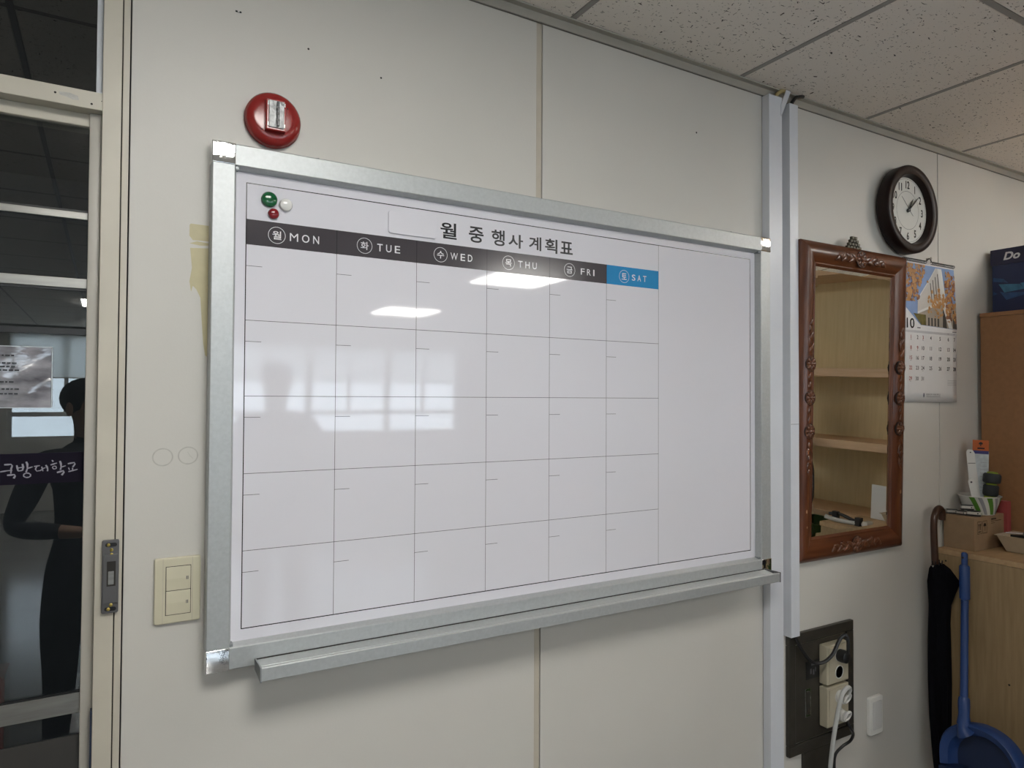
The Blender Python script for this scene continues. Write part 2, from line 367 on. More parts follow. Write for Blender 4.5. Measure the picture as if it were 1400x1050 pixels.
# other walls and the floor of the room
struct(MB().box(XL-0.1, XR+0.1, BACK-0.1, 0.14, -0.06, 0).build('floor', M_FLOOR))
struct(MB().box(XL-0.1, XL, BACK, 0.14, 0, CEIL+0.1).build('wall_left', M_WALL))
struct(MB().box(XR, XR+0.1, BACK, 0.14, 0, CEIL+0.1).build('wall_right', M_WALL))
wf = MB(); wf.box(XL, XR, BACK-0.12, BACK, 0, 0.95); wf.box(XL, XR, BACK-0.12, BACK, 2.40, CEIL+0.1)
wf.box(XL, -1.15, BACK-0.12, BACK, 0.95, 2.40); wf.box(5.4, XR, BACK-0.12, BACK, 0.95, 2.40)
wfo = struct(wf.build('wall_front', M_WALL))
M_BLIND = translucent_mat('roller_blind_cloth', (0.96, 0.96, 0.93))
M_WFRAME = mat('white_window_frame', (0.62, 0.62, 0.60), 0.4)
for k in range(5):
    a = -1.15 + 1.31*k; b = a + 1.31
    w = sroot('window_%d' % (k+1), (a, BACK-0.06, 0.95))
    fr = MB()
    for x0, x1, z0, z1 in ((a, b, 0.95, 1.0), (a, b, 2.35, 2.40), (a, a+0.05, 1.0, 2.35), (b-0.05, b, 1.0, 2.35), (a+0.05, b-0.05, 1.27, 1.33), ((a+b)/2-0.025, (a+b)/2+0.025, 1.33, 2.35)):
        fr.box(x0, x1, BACK-0.09, BACK-0.03, z0, z1)
    fr.build('window_frame', M_WFRAME, w)
    MB().box(a+0.05, b-0.05, BACK-0.064, BACK-0.058, 1.0, 2.35).build('pane', M_WGLASS, w)
    bl = thing('roller_blind', 'pale roller blind half drawn over the %s window of the far wall' % ('first', 'second', 'third', 'fourth', 'fifth')[k], 'blind', ((a+b)/2, BACK+0.03, 1.8), group='roller blinds')
    MB().rect(a+0.02, b-0.02, 1.80, 2.42, BACK+0.029).build('cloth', M_BLIND, bl)
    MB().tube([(a+0.02, BACK+0.029, 1.80), (b-0.02, BACK+0.029, 1.80)], 0.010, 8).build('bottom_bar', M_WFRAME, bl)
    MB().tube([(a+0.01, BACK+0.035, 2.43), (b-0.01, BACK+0.035, 2.43)], 0.03, 10).build('roller', M_WFRAME, bl)
pl = bpy.data.lights.new('window_portal', 'AREA'); pl.shape = 'RECTANGLE'; pl.size = 6.55; pl.size_y = 1.45
pl.cycles.is_portal = True
plo = bpy.data.objects.new('window_portal', pl); COL.objects.link(plo); plo.location = (2.125, BACK-0.10, 1.675); plo.rotation_euler = (math.radians(90), 0, 0)

# dim corridor behind the glass door
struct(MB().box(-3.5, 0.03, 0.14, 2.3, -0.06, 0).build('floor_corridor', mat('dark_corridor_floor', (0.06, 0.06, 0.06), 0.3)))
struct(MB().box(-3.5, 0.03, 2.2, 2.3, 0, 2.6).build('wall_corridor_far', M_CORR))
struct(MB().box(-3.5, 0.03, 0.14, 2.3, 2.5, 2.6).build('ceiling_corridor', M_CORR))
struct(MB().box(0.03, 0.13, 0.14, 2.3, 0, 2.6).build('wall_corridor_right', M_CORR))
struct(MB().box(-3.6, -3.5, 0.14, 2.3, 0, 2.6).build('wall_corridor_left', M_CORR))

# door in the left edge of the picture: steel frame, transom light, glass leaf
d1 = sroot('door_1', (-0.55, 0.05, 0))
MB().box(-0.0155, 0.0140, 0.0, 0.14, 0, 2.49).build('jamb', M_BEIGE, d1, bevel=0.0015)
MB().box(0.0140, 0.0158, 0.004, 0.14, 0, 2.49).build('joint_gap', M_GAP, d1)
MB().box(0.0158, 0.0262, 0.0005, 0.12, 0, 2.49).build('cover_strip', M_BEIGE, d1, bevel=0.001)
MB().box(-1.10, -1.07, 0.0, 0.14, 0, 2.49).build('jamb', M_BEIGE, d1, bevel=0.0015)
MB().box(-1.07, -0.0155, 0.0, 0.12, 2.0525, 2.0835).build('transom_bar', M_BEIGE, d1, bevel=0.0012)
M_BARE = mat('scraped_bare_paint', (0.46, 0.45, 0.42), 0.6, var=0.12, scale=120)
MB().flat([(-0.0800, 2.0725), (-0.0640, 2.0735), (-0.0520, 2.0705), (-0.0505, 2.0635), (-0.0590, 2.0625), (-0.0690, 2.0655), (-0.0790, 2.0675)], -0.0004).build('scraped_patch', M_BARE, d1)
for x, z in ((-0.0850, 2.0695), (-0.0315, 2.0610), (-0.0165, 2.0690)):
    MB().lathe([(0.0019 if x < -0.02 else 0.0008, -0.0006), (0.0016 if x < -0.02 else 0.0006, 0.001)], (x, 0, z), 'y', 10).build('screw_hole', M_GAP, d1)
MB().box(-0.0185, -0.0160, -0.0004, 0.015, 0.60, 1.005).build('scraped_edge', mat('dark_blue_undercoat', (0.02, 0.03, 0.06), 0.6, var=0.5, scale=60), d1)
MB().box(-1.07, -0.0160, 0.030, 0.075, 2.030, 2.0525).build('head_stop', M_BEIGE, d1, bevel=0.0015)
MB().box(-0.0345, -0.0155, 0.020, 0.075, 0, 2.0525).build('side_stop', mat('grey_beige_steel_paint', (0.47, 0.45, 0.40), 0.35, var=0.04), d1, bevel=0.003, smooth=True)
MB().box(-0.0255, -0.0155, 0.018, 0.045, 2.0835, 2.49).build('glazing_bead', M_PVC, d1, bevel=0.0015)
MB().box(-1.07, -0.0255, 0.028, 0.034, 2.0835, 2.49).build('transom_pane', M_GLASS, d1)
MB().box(-1.07, -0.0345, 0.040, 0.046, 0.05, 2.03).build('door_pane', M_GLASS, d1)
for z0, z1 in ((1.8635, 1.8765), (1.7405, 1.7580), (0.9940, 1.0290)):
    MB().box(-1.07, -0.0345, 0.034, 0.040, z0, z1).build('steel_band', M_STEEL, d1, bevel=0.001)
for z0, z1 in ((1.8765, 1.8800), (1.7365, 1.7405), (1.6585, 1.6690), (1.0290, 1.0315)):
    MB().box(-1.07, -0.0345, 0.036, 0.040, z0, z1).build('gasket', M_BLACK, d1)
MB().box(-1.07, -0.0345, 0.0365, 0.040, 0.06, 0.955).build('kick_plate', mat('dark_kick_plate', (0.045, 0.043, 0.04), 0.35, var=0.15), d1)
vb = MB().box(-1.07, -0.0345, 0.0385, 0.040, 1.3985, 1.4510).build('vinyl_band', mat('navy_black_vinyl', (0.006, 0.004, 0.012), 0.65, var=0.1, spec=0.15), d1)
def door_px(x, y): return (-0.156+0.001056*x/10, 1.4522-0.0045*x/1180-(600+y/10-620)*0.00126)
let = MB()
STK = [([(60, 350), (110, 348), (150, 345), (166, 365), (150, 410)], 22), ([(10, 445), (60, 437), (110, 430), (168, 424)], 18), ([(150, 405), (152, 440), (150, 470)], 18), ([(100, 492), (150, 488), (198, 484), (206, 503), (188, 535)], 24),
 ([(225, 358), (234, 395), (244, 436)], 22), ([(300, 340), (312, 385), (302, 430)], 24), ([(236, 396), (300, 386)], 14), ([(244, 436), (300, 428)], 16), ([(350, 310), (366, 345), (368, 400), (350, 455)], 24), ([(370, 402), (400, 392), (438, 380)], 16),
 ([(365+48*math.cos(t), 495+30*math.sin(t)) for t in [i*math.pi/8 for i in range(17)]], 17),
 ([(455, 376), (500, 370), (535, 364)], 16), ([(492, 376), (476, 412), (492, 440), (545, 432), (560, 418)], 16), ([(560, 380), (570, 410), (578, 442)], 16), ([(568, 412), (590, 400), (615, 394)], 12), ([(615, 358), (634, 385), (643, 415), (640, 442)], 22),
 ([(700, 290), (716, 312)], 18), ([(680, 357), (720, 345), (768, 330)], 18), ([(736+28*math.cos(t), 393+20*math.sin(t)) for t in [i*math.pi/6 for i in range(13)]], 14), ([(810, 303), (824, 340), (828, 385), (818, 425)], 24), ([(830, 388), (860, 378), (892, 368)], 15), ([(770, 462), (815, 450), (862, 438), (868, 458), (838, 500)], 24),
 ([(920, 342), (965, 333), (1012, 325), (1022, 346), (990, 388)], 20), ([(930, 395), (938, 410), (946, 428)], 14), ([(985, 398), (990, 415), (988, 440)], 16), ([(930, 452), (990, 438), (1060, 420)], 17)]
for pts, w in STK:
    let.stroke([door_px(*p) for p in pts], [w*0.000135*(0.8+0.2*math.sin(k*2.1)) for k in range(len(pts))], 'y', 0.0381)
let.build('lettering', mat('silver_vinyl', (0.30, 0.29, 0.34), 0.4, var=0.05), vb)

# ================================================================== WHITEBOARD
BX0, BX1, BZ0, BZ1 = 0.1602, 1.6835, 1.0450, 2.0245
FW = 0.0405; SY = -0.015; FY = -0.035
wb = thing('whiteboard', 'large white monthly planner whiteboard in a silver aluminium frame', 'whiteboard', (0.92, 0, BZ0))
MB().box(BX0+0.01, BX1-0.01, SY, -0.002, BZ0+0.01, BZ1-0.01).build('board_panel', M_BOARD, wb)
def rail_prof(): # across the rail: u from outer edge 0 to inner FW, depth y
    return [(0, -0.001), (0, FY+0.002), (0.002, FY), (FW-0.0015, FY), (FW, FY+0.0015), (FW+0.0045, SY-0.0005), (FW+0.0045, -0.001)]
C0 = FW
def rail_h(z, sgn, x0, x1):
    mb = MB(); mb.prism([(y, z+sgn*u) for u, y in rail_prof()], 'x', x0, x1); return mb
def rail_v(x, sgn, z0, z1):
    mb = MB(); mb.prism([(x+sgn*u, y) for u, y in rail_prof()], 'z', z0, z1); return mb
rail_h(BZ1, -1, BX0+C0, BX1-C0).build('frame_rail', M_ALU, wb)
rail_h(BZ0, 1, BX0+C0, BX1-C0).build('frame_rail', M_ALU, wb)
rail_v(BX0, 1, BZ0+C0, BZ1-C0).build('frame_rail', M_ALU, wb)
rail_v(BX1, -1, BZ0+C0, BZ1-C0).build('frame_rail', M_ALU, wb)
for cx, cz in ((BX0, BZ1-C0), (BX1-C0, BZ1-C0), (BX0, BZ0), (BX1-C0, BZ0)):
    MB().box(cx-0.0005, cx+C0+0.0005, FY-0.0012, -0.001, cz-0.0005, cz+C0+0.0005).build('corner_cap', M_CHROME, wb, bevel=0.0022, seg=3, smooth=True)
for cx, cz in ((BX0+FW+0.0005, BZ1-FW-0.0065), (BX0+FW+0.0005, BZ0+FW-0.0005), (BX1-FW-0.007, BZ0+FW-0.0005), (BX1-FW-0.007, BZ1-FW-0.0065)):
    MB().box(cx, cx+0.0065, FY+0.004, SY, cz, cz+0.007).build('corner_clip', M_ALUD, wb, bevel=0.0008)
for x in (0.3570, 1.5370): MB().tube([(x-0.006, -0.016, BZ1-0.001), (x-0.003, -0.016, BZ1+0.004), (x+0.003, -0.016, BZ1+0.005), (x+0.007, -0.016, BZ1-0.001)], 0.0022, 8).build('hanging_hook', M_BLACK, wb)
# pen tray
ty = [(-0.0360, 1.0570), (-0.0400, 1.0562), (-0.0640, 1.0530), (-0.0665, 1.0500), (-0.0690, 1.0500), (-0.0715, 1.0545), (-0.0885, 1.0590), (-0.0905, 1.0570), (-0.0905, 1.0345), (-0.0885, 1.0330), (-0.0820, 1.0400), (-0.0360, 1.0400)]
tray = MB(); tray.prism(ty, 'x', 0.2480, 1.6520); tray = tray.build('pen_tray', M_ALU, wb)
MB().box(0.2480, 1.6520, -0.0375, -0.0352, 1.0568, 1.0582).build('tray_joint', M_GAP, tray)
for x0, x1 in ((0.2455, 0.2480), (1.6520, 1.6545)):
    MB().prism([(-0.036, 1.0590), (-0.0800, 1.0600), (-0.0915, 1.0600), (-0.0915, 1.0325), (-0.070, 1.0365), (-0.036, 1.0385)], 'x', x0, x1).build('tray_end_cap', M_GREYPL if x0 > 1 else M_ALUD, tray)
# print on the board
PX = [0.2232, 0.3990, 0.5735, 0.7460, 0.9180, 1.0905, 1.2650]
PR = 1.6195
PZ = [1.8415, 1.6965, 1.5515, 1.4040, 1.2580]
ZT, ZB = 1.9605, 1.1110
p1 = SY-0.0003; p2 = SY-0.0005; p3 = SY-0.0007
bd = MB()
for x0, x1, z0, z1 in ((PX[0], PR, ZT-0.0018, ZT), (PX[0], PR, ZB, ZB+0.0018), (PX[0], PX[0]+0.0018, ZB, ZT), (PR-0.0018, PR, ZB, ZT)): bd.rect(x0, x1, z0, z1, p1)
bd.build('border_print', M_INK, wb)
gl = MB()
for z in PZ[1:]: gl.rect(PX[0], PX[6], z-0.0005, z+0.0005, p1)
for x in PX[1:6]: gl.rect(x-0.0005, x+0.0005, ZB, 1.8415, p1)
gl.rect(PX[6]-0.0005, PX[6]+0.0005, ZB, ZT, p1)
for x in PX[:6]:
    for z in PZ: gl.rect(x, x+0.031, z-0.0410, z-0.0401, p1)
gl.build('grid_print', M_LINE, wb)
DAYS = [('월', 'MON', 0.2808, 0.3055, 0.3630), ('화', 'TUE', 0.4573, 0.4845, 0.5355), ('수', 'WED', 0.6300, 0.6540, 0.7085), ('목', 'THU', 0.8030, 0.8290, 0.8810), ('금', 'FRI', 0.9763, 1.0100, 1.0525), ('토', 'SAT', 1.1479, 1.1735, 1.2230)]
for k, (h, e, cx, t0, t1) in enumerate(DAYS):
    c = MB().rect(PX[k], PX[k+1], 1.8418, 1.8905, p1).build('header_cell', M_BLUE if k == 5 else M_HEAD, wb)
    if k: MB().rect(PX[k]-0.0006, PX[k]+0.0006, 1.8415, 1.8905, p2).build('divider_line', M_INK, c)
    t = MB(); t.ring(cx, 1.8655, 0.0155, 0.0165, p2)
    text(t, h, cx-0.0085, cx+0.0085, 1.8572, 1.8738, p2, bold=0.012)
    n = len(e); gap = 0.26
    wts = {'M': 1.15, 'W': 1.35, 'I': 0.3, 'O': 1.05}
    tot = sum(wts.get(q, 0.85) for q in e) + gap*2*(n-1)
    a = t0; s = (t1-t0)/tot
    for q in e:
        wq = wts.get(q, 0.85)*s
        text(t, q, a, a+wq, 1.8575, 1.8732, p2, bold=0.0 if q in 'MW' else 0.008); a += wq + gap*2*s
    t.build('header_lettering', M_WPRINT, c)
for g, x0, x1, z0, z1 in (('월', 0.6289, 0.6690, 1.9030, 1.9390), ('중', 0.6993, 0.7369, 1.9025, 1.9385), ('행', 0.7576, 0.7925, 1.9020, 1.9390), ('사', 0.8024, 0.8424, 1.9020, 1.9345), ('계', 0.8585, 0.8935, 1.9025, 1.9355), ('획', 0.9040, 0.9400, 1.9010, 1.9358), ('표', 0.9487, 0.9858, 1.9035, 1.9340)):
    text(MB(), g, x0, x1, z0, z1, p1, bold=0.018).build('title_character', M_INK, wb)
# magnets and the blank magnetic plate
def magnet(x, z, r, m, label):
    o = MB().lathe([(r*0.93, SY-0.0006), (r, SY-0.002), (r, SY-0.0045), (r*0.9, SY-0.0072), (r*0.6, SY-0.0088), (r*0.25, SY-0.0094), (0.0004, SY-0.0095)], (x, 0, z), 'y', 32).build('magnet', m, smooth=True)
    tag(o, label, 'magnet', 'round magnets on the whiteboard')
magnet(0.2655, 1.9330, 0.0150, M_GREEN, 'dark green round magnet, the largest of three on the whiteboard')
magnet(0.2968, 1.9265, 0.0125, M_WHITEPL, 'white round magnet beside the green one on the whiteboard')
magnet(0.2735, 1.9060, 0.0105, M_DRED, 'small dark red round magnet below the green one')
mp = MB()
def rrect(x0, x1, z0, z1, r, n=5):
    P = []
    for cx, cz, a in ((x1-r, z0+r, -90), (x1-r, z1-r, 0), (x0+r, z1-r, 90), (x0+r, z0+r, 180)):
        for i in range(n+1):
            t = math.radians(a+90*i/n); P.append((cx+r*math.cos(t), cz+r*math.sin(t)))
    return P
mp.prism(rrect(0.5080, 0.6185, 1.8985, 1.9465, 0.006), 'y', SY-0.0035, SY-0.0004)
tag(mp.build('magnetic_plate', M_WHITEPL if False else mat('white_magnetic_sheet', (0.72, 0.72, 0.78), 0.12, var=0.01), bevel=0.0008), 'blank white rounded magnetic plate left of the board title', 'magnet')

# ================================================================== WALL FIXTURES (left)
# fire alarm sounder
fa = thing('fire_alarm', 'round red fire alarm with a clear strobe above the whiteboard', 'fire alarm', (0.2725, 0, 2.0915))
MB().lathe([(0.0525, 0), (0.0535, -0.006), (0.0515, -0.0085)], (0.2725, 0, 2.0915), 'y', 48).build('base_ring', M_RED, fa, smooth=True)
MB().lathe([(0.0500, -0.0075), (0.0525, -0.0100), (0.0525, -0.0150), (0.0480, -0.0220), (0.0400, -0.0255), (0.0320, -0.0262), (0.0006, -0.0262)], (0.2720, 0, 2.0915), 'y', 48).build('dome', M_RED, fa, smooth=True)
sh = MB(); sh.box(0.2535, 0.2905, -0.0400, -0.024, 2.0620, 2.1225); sh.build('strobe_housing', M_RED, fa, bevel=0.002)
st = MB(); st.box(0.2585, 0.2865, -0.0425, -0.0395, 2.0665, 2.1185); stl = st.build('strobe_reflector', mat('strobe_reflector', (0.26, 0.27, 0.275), 0.28, metal=0.15, var=0.40, scale=120, bump=0.5, bscale=120), fa, bevel=0.001)
MB().tube([(0.2745, -0.0455, 2.0690), (0.2745, -0.0455, 2.1160)], 0.0024, 10).build('flash_tube', mat('flash_tube_glass', (0.10, 0.10, 0.11), 0.1), stl, smooth=True)
for z in (2.0800, 2.0925, 2.1040): MB().box(0.2720, 0.2770, -0.0485, -0.0430, z-0.0018, z+0.0018).build('tube_clip', M_BLACK, stl)
for z in (2.0725, 2.1130):
    for x in (0.2575, 0.2877): MB().box(x-0.0012, x+0.0012, -0.0412, -0.0398, z-0.0035, z+0.0035).build('clip', M_WHITEPL, fa)
for x, z in ((0.2960, 2.1140), (0.2480, 2.0650)): MB().lathe([(0.0013, -0.0272), (0.0011, -0.0245)], (x, 0, z), 'y', 8).build('screw_hole', M_GAP, fa)
# light switch
ls = thing('light_switch', 'ivory two rocker light switch on the wall beside the whiteboard', 'light switch', (0.1155, 0, 1.1975))
MB().prism(rrect(0.0770, 0.1535, 1.1385, 1.2570, 0.004), 'y', -0.0075, 0).build('cover_plate', M_IVORY, ls, bevel=0.0022, seg=3, smooth=True)
MB().box(0.0905, 0.0913, -0.0080, -0.0070, 1.1400, 1.2555).build('plate_seam', M_BEIGE2, ls)
MB().box(0.1392, 0.1400, -0.0080, -0.0070, 1.1400, 1.2555).build('plate_seam', M_BEIGE2, ls)
MB().box(0.0952, 0.1372, -0.0079, -0.0060, 1.1535, 1.2415).build('rocker_gap', M_GAP, ls)
for z0, z1 in ((1.1545, 1.1970), (1.1980, 1.2405)):
    rk = MB(); rk.prism([(-0.0060, z0), (-0.0092, z0), (-0.0105, (z0+z1)/2), (-0.0092, z1), (-0.0060, z1)], 'x', 0.0962, 0.1362)
    rk = rk.build('rocker', M_IVORY, ls, bevel=0.0008)
    mk = MB()
    for x in (0.1290, 0.1312): mk.box(x, x+0.0013, -0.0110, -0.0095, (z0+z1)/2-0.003, (z0+z1)/2+0.003)
    mk.build('marking', M_GREYPL, rk)
# door strike keeper on the jamb
ds = thing('door_strike', 'grey metal door lock keeper screwed to the beige jamb', 'door lock', (0.0085, 0, 1.235))
MB().prism(rrect(-0.0045, 0.0215, 1.1715, 1.2985, 0.003), 'y', -0.0075, 0.0).build('keeper_body', M_GREYPL, ds, bevel=0.0012, smooth=True)
MB().box(-0.0030, 0.0200, -0.0100, -0.007, 1.1890, 1.2745).build('raised_housing', M_GREYPL, ds, bevel=0.0015)
MB().box(0.0030, 0.0165, -0.0104, -0.0085, 1.2190, 1.2620).build('latch_recess', M_GAP, ds)
MB().box(0.0050, 0.0140, -0.0106, -0.009, 1.2215, 1.2450).build('latch_tongue', M_STEEL, ds, bevel=0.0008)
for z in (1.1790, 1.2905): MB().prism(rrect(0.0000, 0.0180, z-0.0035, z+0.0035, 0.0034), 'y', -0.0080, -0.007).build('slot', M_BLACK, ds)
for x, z in ((0.0062, 1.1790), (0.0100, 1.1860), (0.0050, 1.2905), (0.0098, 1.2815), (0.0098, 1.2735)):
    MB().lathe([(0.0028, -0.0072), (0.0028, -0.0090), (0.0016, -0.0098), (0.0004, -0.0098)], (x, 0, z), 'y', 12).build('screw', M_BRASS, ds)
# laminated notice on the glass
ns = thing('laminated_notice', 'crumpled laminated paper notice taped to the glass door', 'notice', (-0.19, 0.037, 1.53))
nx0, nx1, nz0, nz1 = -0.298, -0.0855, 1.5300, 1.6345
nm = MB(); N1, N2 = 24, 12; vs = []; fs = []
for j in range(N2+1):
    for i in range(N1+1):
        u, v = i/N1, j/N2
        vs.append((nx0+(nx1-nx0)*u, 0.0362-0.0022*abs(math.sin(5*u+2.2*v))*math.sin(math.pi*v)-0.0012*math.sin(11*u-7*v), nz0+(nz1-nz0)*v))
for j in range(N2):
    for i in range(N1): a = j*(N1+1)+i; fs.append((a, a+1, a+N1+2, a+N1+1))
nm.add(vs, fs); nm.build('sheet', mat('laminated_sheet', (0.07, 0.07, 0.085), 0.06, scale=16, col2=(0.40, 0.40, 0.44), stretch=(1, 1, 2.2), bump=0.35, bscale=24, spec=0.8), ns, smooth=True)
nt_ = MB()
for k, z in enumerate((1.617, 1.604, 1.598, 1.592, 1.572, 1.560, 1.552)):
    a = -0.290
    while a < -0.137:
        w = random.uniform(0.003, 0.007); nt_.rect(a, a+w, z, z+0.0026, 0.0315); a += w+0.0018
nt_.build('notice_text', M_INK, ns)
tb = MB()
for x0, x1, z0, z1 in ((nx0-0.002, nx1+0.002, nz1-0.001, nz1+0.0005), (nx1+0.0005, nx1+0.002, nz0, nz1), (nx0, nx1, nz0-0.001, nz0)): tb.box(x0, x1, 0.0345, 0.0395, z0, z1)
tb.build('sheet_rim', M_CLEAR, ns)

# fire extinguisher stand in the corridor
fs_ = thing('extinguisher_stand', 'red fire extinguisher stand seen dimly through the glass door', 'stand', (-0.37, 1.5, 0))
MB().box(-0.46, -0.28, 1.42, 1.58, 0, 0.62).build('stand_body', M_RED, fs_, bevel=0.008)
text(MB(), '소화기', -0.43, -0.31, 0.54, 0.59, 1.4185, bold=0.02).build('stand_lettering', M_WPRINT, fs_)
fe = thing('fire_extinguisher', 'red fire extinguisher with a yellow label behind the glass door', 'fire extinguisher', (-0.37, 1.5, 0.62))
MB().lathe([(0.045, 0.62), (0.050, 0.63), (0.050, 0.86), (0.040, 0.90), (0.018, 0.92), (0.018, 0.94)], (-0.37, 1.5, 0), 'z', 24).build('cylinder', M_RED, fe, smooth=True)
MB().lathe([(0.0505, 0.72), (0.0505, 0.82)], (-0.37, 1.5, 0), 'z', 24, caps=False).build('label_band', mat('yellow_label', (0.5, 0.38, 0.05), 0.5), fe)
MB().box(-0.385, -0.335, 1.488, 1.512, 0.94, 0.97).build('valve_lever', M_BLACK, fe, bevel=0.004)
MB().tube([(-0.355, 1.5, 0.93), (-0.31, 1.48, 0.91), (-0.305, 1.47, 0.80)], 0.008, 8).build('hose', M_BLACK, fe)

# ================================================================== CABLE TRUNKING
ta = thing('cable_trunking', 'wide white plastic cable trunking beside the whiteboard, ceiling to floor', 'trunking', (1.72, 0, 0))
MB().box(1.690, 1.7480, -0.0265, 0, 0, 2.462).build('channel', M_PVC, ta, bevel=0.0012)
MB().prism([(1.7420, 2.405), (1.7500, 2.418), (1.7860, 2.488), (1.7660, 2.4895), (1.7420, 2.440)], 'y', -0.0285, -0.0265).build('peeled_cover', M_PVC, ta)
tb2 = thing('cable_trunking', 'narrower white plastic cable trunking next to the carved mirror', 'trunking', (1.79, 0, 0.835))
MB().box(1.7780, 1.8170, -0.0300, 0, 0.835, 2.452).build('channel', M_PVC, tb2, bevel=0.0012)
MB().box(1.7795, 1.8155, -0.0303, -0.0290, 1.4745, 1.4755).build('cover_joint', M_LINE, tb2)
M_YEL = mat('yellowed_cable', (0.42, 0.34, 0.16), 0.5)
tag(MB().tube([(1.728, -0.014, 2.45), (1.735, -0.018, 2.472), (1.752, -0.02, 2.485), (1.77, -0.02, 2.489)], 0.006, 10).build('cable', M_YEL, smooth=True), 'yellowed cable leaving the top of the wide trunking', 'cable')
tag(MB().tube([(1.802, -0.016, 2.44), (1.804, -0.018, 2.462), (1.818, -0.02, 2.48), (1.85, -0.024, 2.489)], 0.006, 10).build('cable', M_BLACK, smooth=True), 'black cable bending from the narrow trunking to the ceiling', 'cable')

# ================================================================== MIRROR (leans forward at the top)
MW, MH = 0.553, 0.992
mr = thing('wall_mirror', 'tall mirror in a carved dark red mahogany frame', 'mirror', (1.8165, -0.004, 1.0480), (0.0230, 0, 0))
FP = [(0.0, 0.0), (0.0, -0.012), (0.008, -0.020), (0.022, -0.0260), (0.040, -0.0255), (0.055, -0.0190), (0.064, -0.0140), (0.068, -0.0150), (0.072, -0.0115), (0.076, -0.008), (0.076, 0.0)]
def mitre(side):
    vs = []; fs = []; n = len(FP)
    for u, y in FP:
        if side == 'b': a, b = (u, y, u), (MW-u, y, u)
        if side == 't': a, b = (u, y, MH-u), (MW-u, y, MH-u)
        if side == 'l': a, b = (u, y, u), (u, y, MH-u)
        if side == 'r': a, b = (MW-u, y, u), (MW-u, y, MH-u)
        vs += [a, b]
    for i in range(n):
        j = (i+1) % n; fs.append((2*i, 2*j, 2*j+1, 2*i+1))
    return MB().add(vs, fs)
fr = {}
for s_ in 'btlr': fr[s_] = mitre(s_).build('frame_side', M_MAHOGX if s_ in 'bt' else M_MAHOG, mr, smooth=True, local=True)
g0 = 0.074; gb = 0.012; gy = -0.0085
gm = MB()
gm.add([(g0, gy, g0), (MW-g0, gy, g0), (MW-g0, gy, MH-g0), (g0, gy, MH-g0), (g0+gb, gy-0.0007, g0+gb), (MW-g0-gb, gy-0.0007, g0+gb), (MW-g0-gb, gy-0.0007, MH-g0-gb), (g0+gb, gy-0.0007, MH-g0-gb)],
       [(4, 5, 6, 7), (0, 1, 5, 4), (1, 2, 6, 5), (2, 3, 7, 6), (3, 0, 4, 7)])
gm.build('mirror_glass', M_MIRROR, mr, local=True)
MB().box(0.01, MW-0.01, -0.004, 0.0, 0.01, MH-0.01).build('backing_board', M_GAP, mr, local=True)
def rosette(u, v, r=0.021):
    mb = MB()
    for k in range(8):
        a = k*math.pi/4
        t = MB().sphere((0, 0, 0), 1, n=10, m=6); c, s = math.cos(a), math.sin(a)
        t.v = [(u+r*0.60*c+(p[0]*r*0.42*c-p[2]*r*0.24*s), -0.0262+p[1]*0.0042, v+r*0.60*s+(p[0]*r*0.42*s+p[2]*r*0.24*c)) for p in t.v]
        mb.add(t.v, t.f)
    mb.sphere((u, -0.0282, v), r*0.30, (1, 0.7, 1), 12, 6)
    mb.lathe([(r*0.99, -0.0245), (r*0.97, -0.0272), (r*0.88, -0.0272), (r*0.86, -0.0245)], (u, 0, v), 'y', 28)
    return mb
def leaf(u, v, L, W, ang):
    t = MB().sphere((0, 0, 0), 1, n=10, m=6); c, s = math.cos(ang), math.sin(ang)
    return MB().add([(u+p[0]*L*c-p[2]*W*(1-0.6*p[0])*s, -0.0250+p[1]*0.0036, v+p[0]*L*s+p[2]*W*(1-0.6*p[0])*c) for p in t.v], t.f)
def scroll(u, v, r, a0, turns, sg):
    P = []
    for k in range(16):
        t = k/15; a = a0+sg*turns*2*math.pi*t; q = r*(1-0.75*t); P.append((u+q*math.cos(a), -0.0252, v+q*math.sin(a)))
    return MB().tube(P, [0.0024*(1-0.4*k/15) for k in range(16)], 6)
for key, u in (('l', 0.036), ('r', MW-0.036)):
    uu = u+(0.003 if key == 'l' else -0.003)
    for v in (0.405, 0.508, 0.612):
        MB().lathe([(0.0242, -0.0200), (0.0242, -0.0258), (0.0230, -0.0260), (0.0005, -0.0260)], (uu, 0, v), 'y', 28).build('rosette_shade_disc', M_ROSETTE_SHADE, fr[key], local=True)  # dark disc behind the rosette stands for shade in the carving
        rosette(uu, v, 0.0225).build('carved_rosette', M_CARVE, fr[key], smooth=True, local=True)
    for v in (0.457, 0.560):
        for dv in (-0.014, 0.014): leaf(u, v+dv, 0.013, 0.008, math.pi/2).build('carved_leaf', M_CARVE, fr[key], smooth=True, local=True)
    for sgn, v0 in ((1, 0.650), (-1, 0.367)):
        for k, (dv, du, an) in enumerate(((0.012, 0.006, 1.1), (0.030, -0.006, 2.0), (0.050, 0.005, 1.2), (0.070, -0.004, 1.9), (0.090, 0.003, 1.35))):
            leaf(u+du, v0+sgn*dv, 0.019-0.0015*k, 0.0075, an*sgn).build('carved_leaf', M_CARVE, fr[key], smooth=True, local=True)
        scroll(u, v0+sgn*0.045, 0.014, 0, 1.2, sgn).build('carved_scroll', M_CARVE, fr[key], smooth=True, local=True)
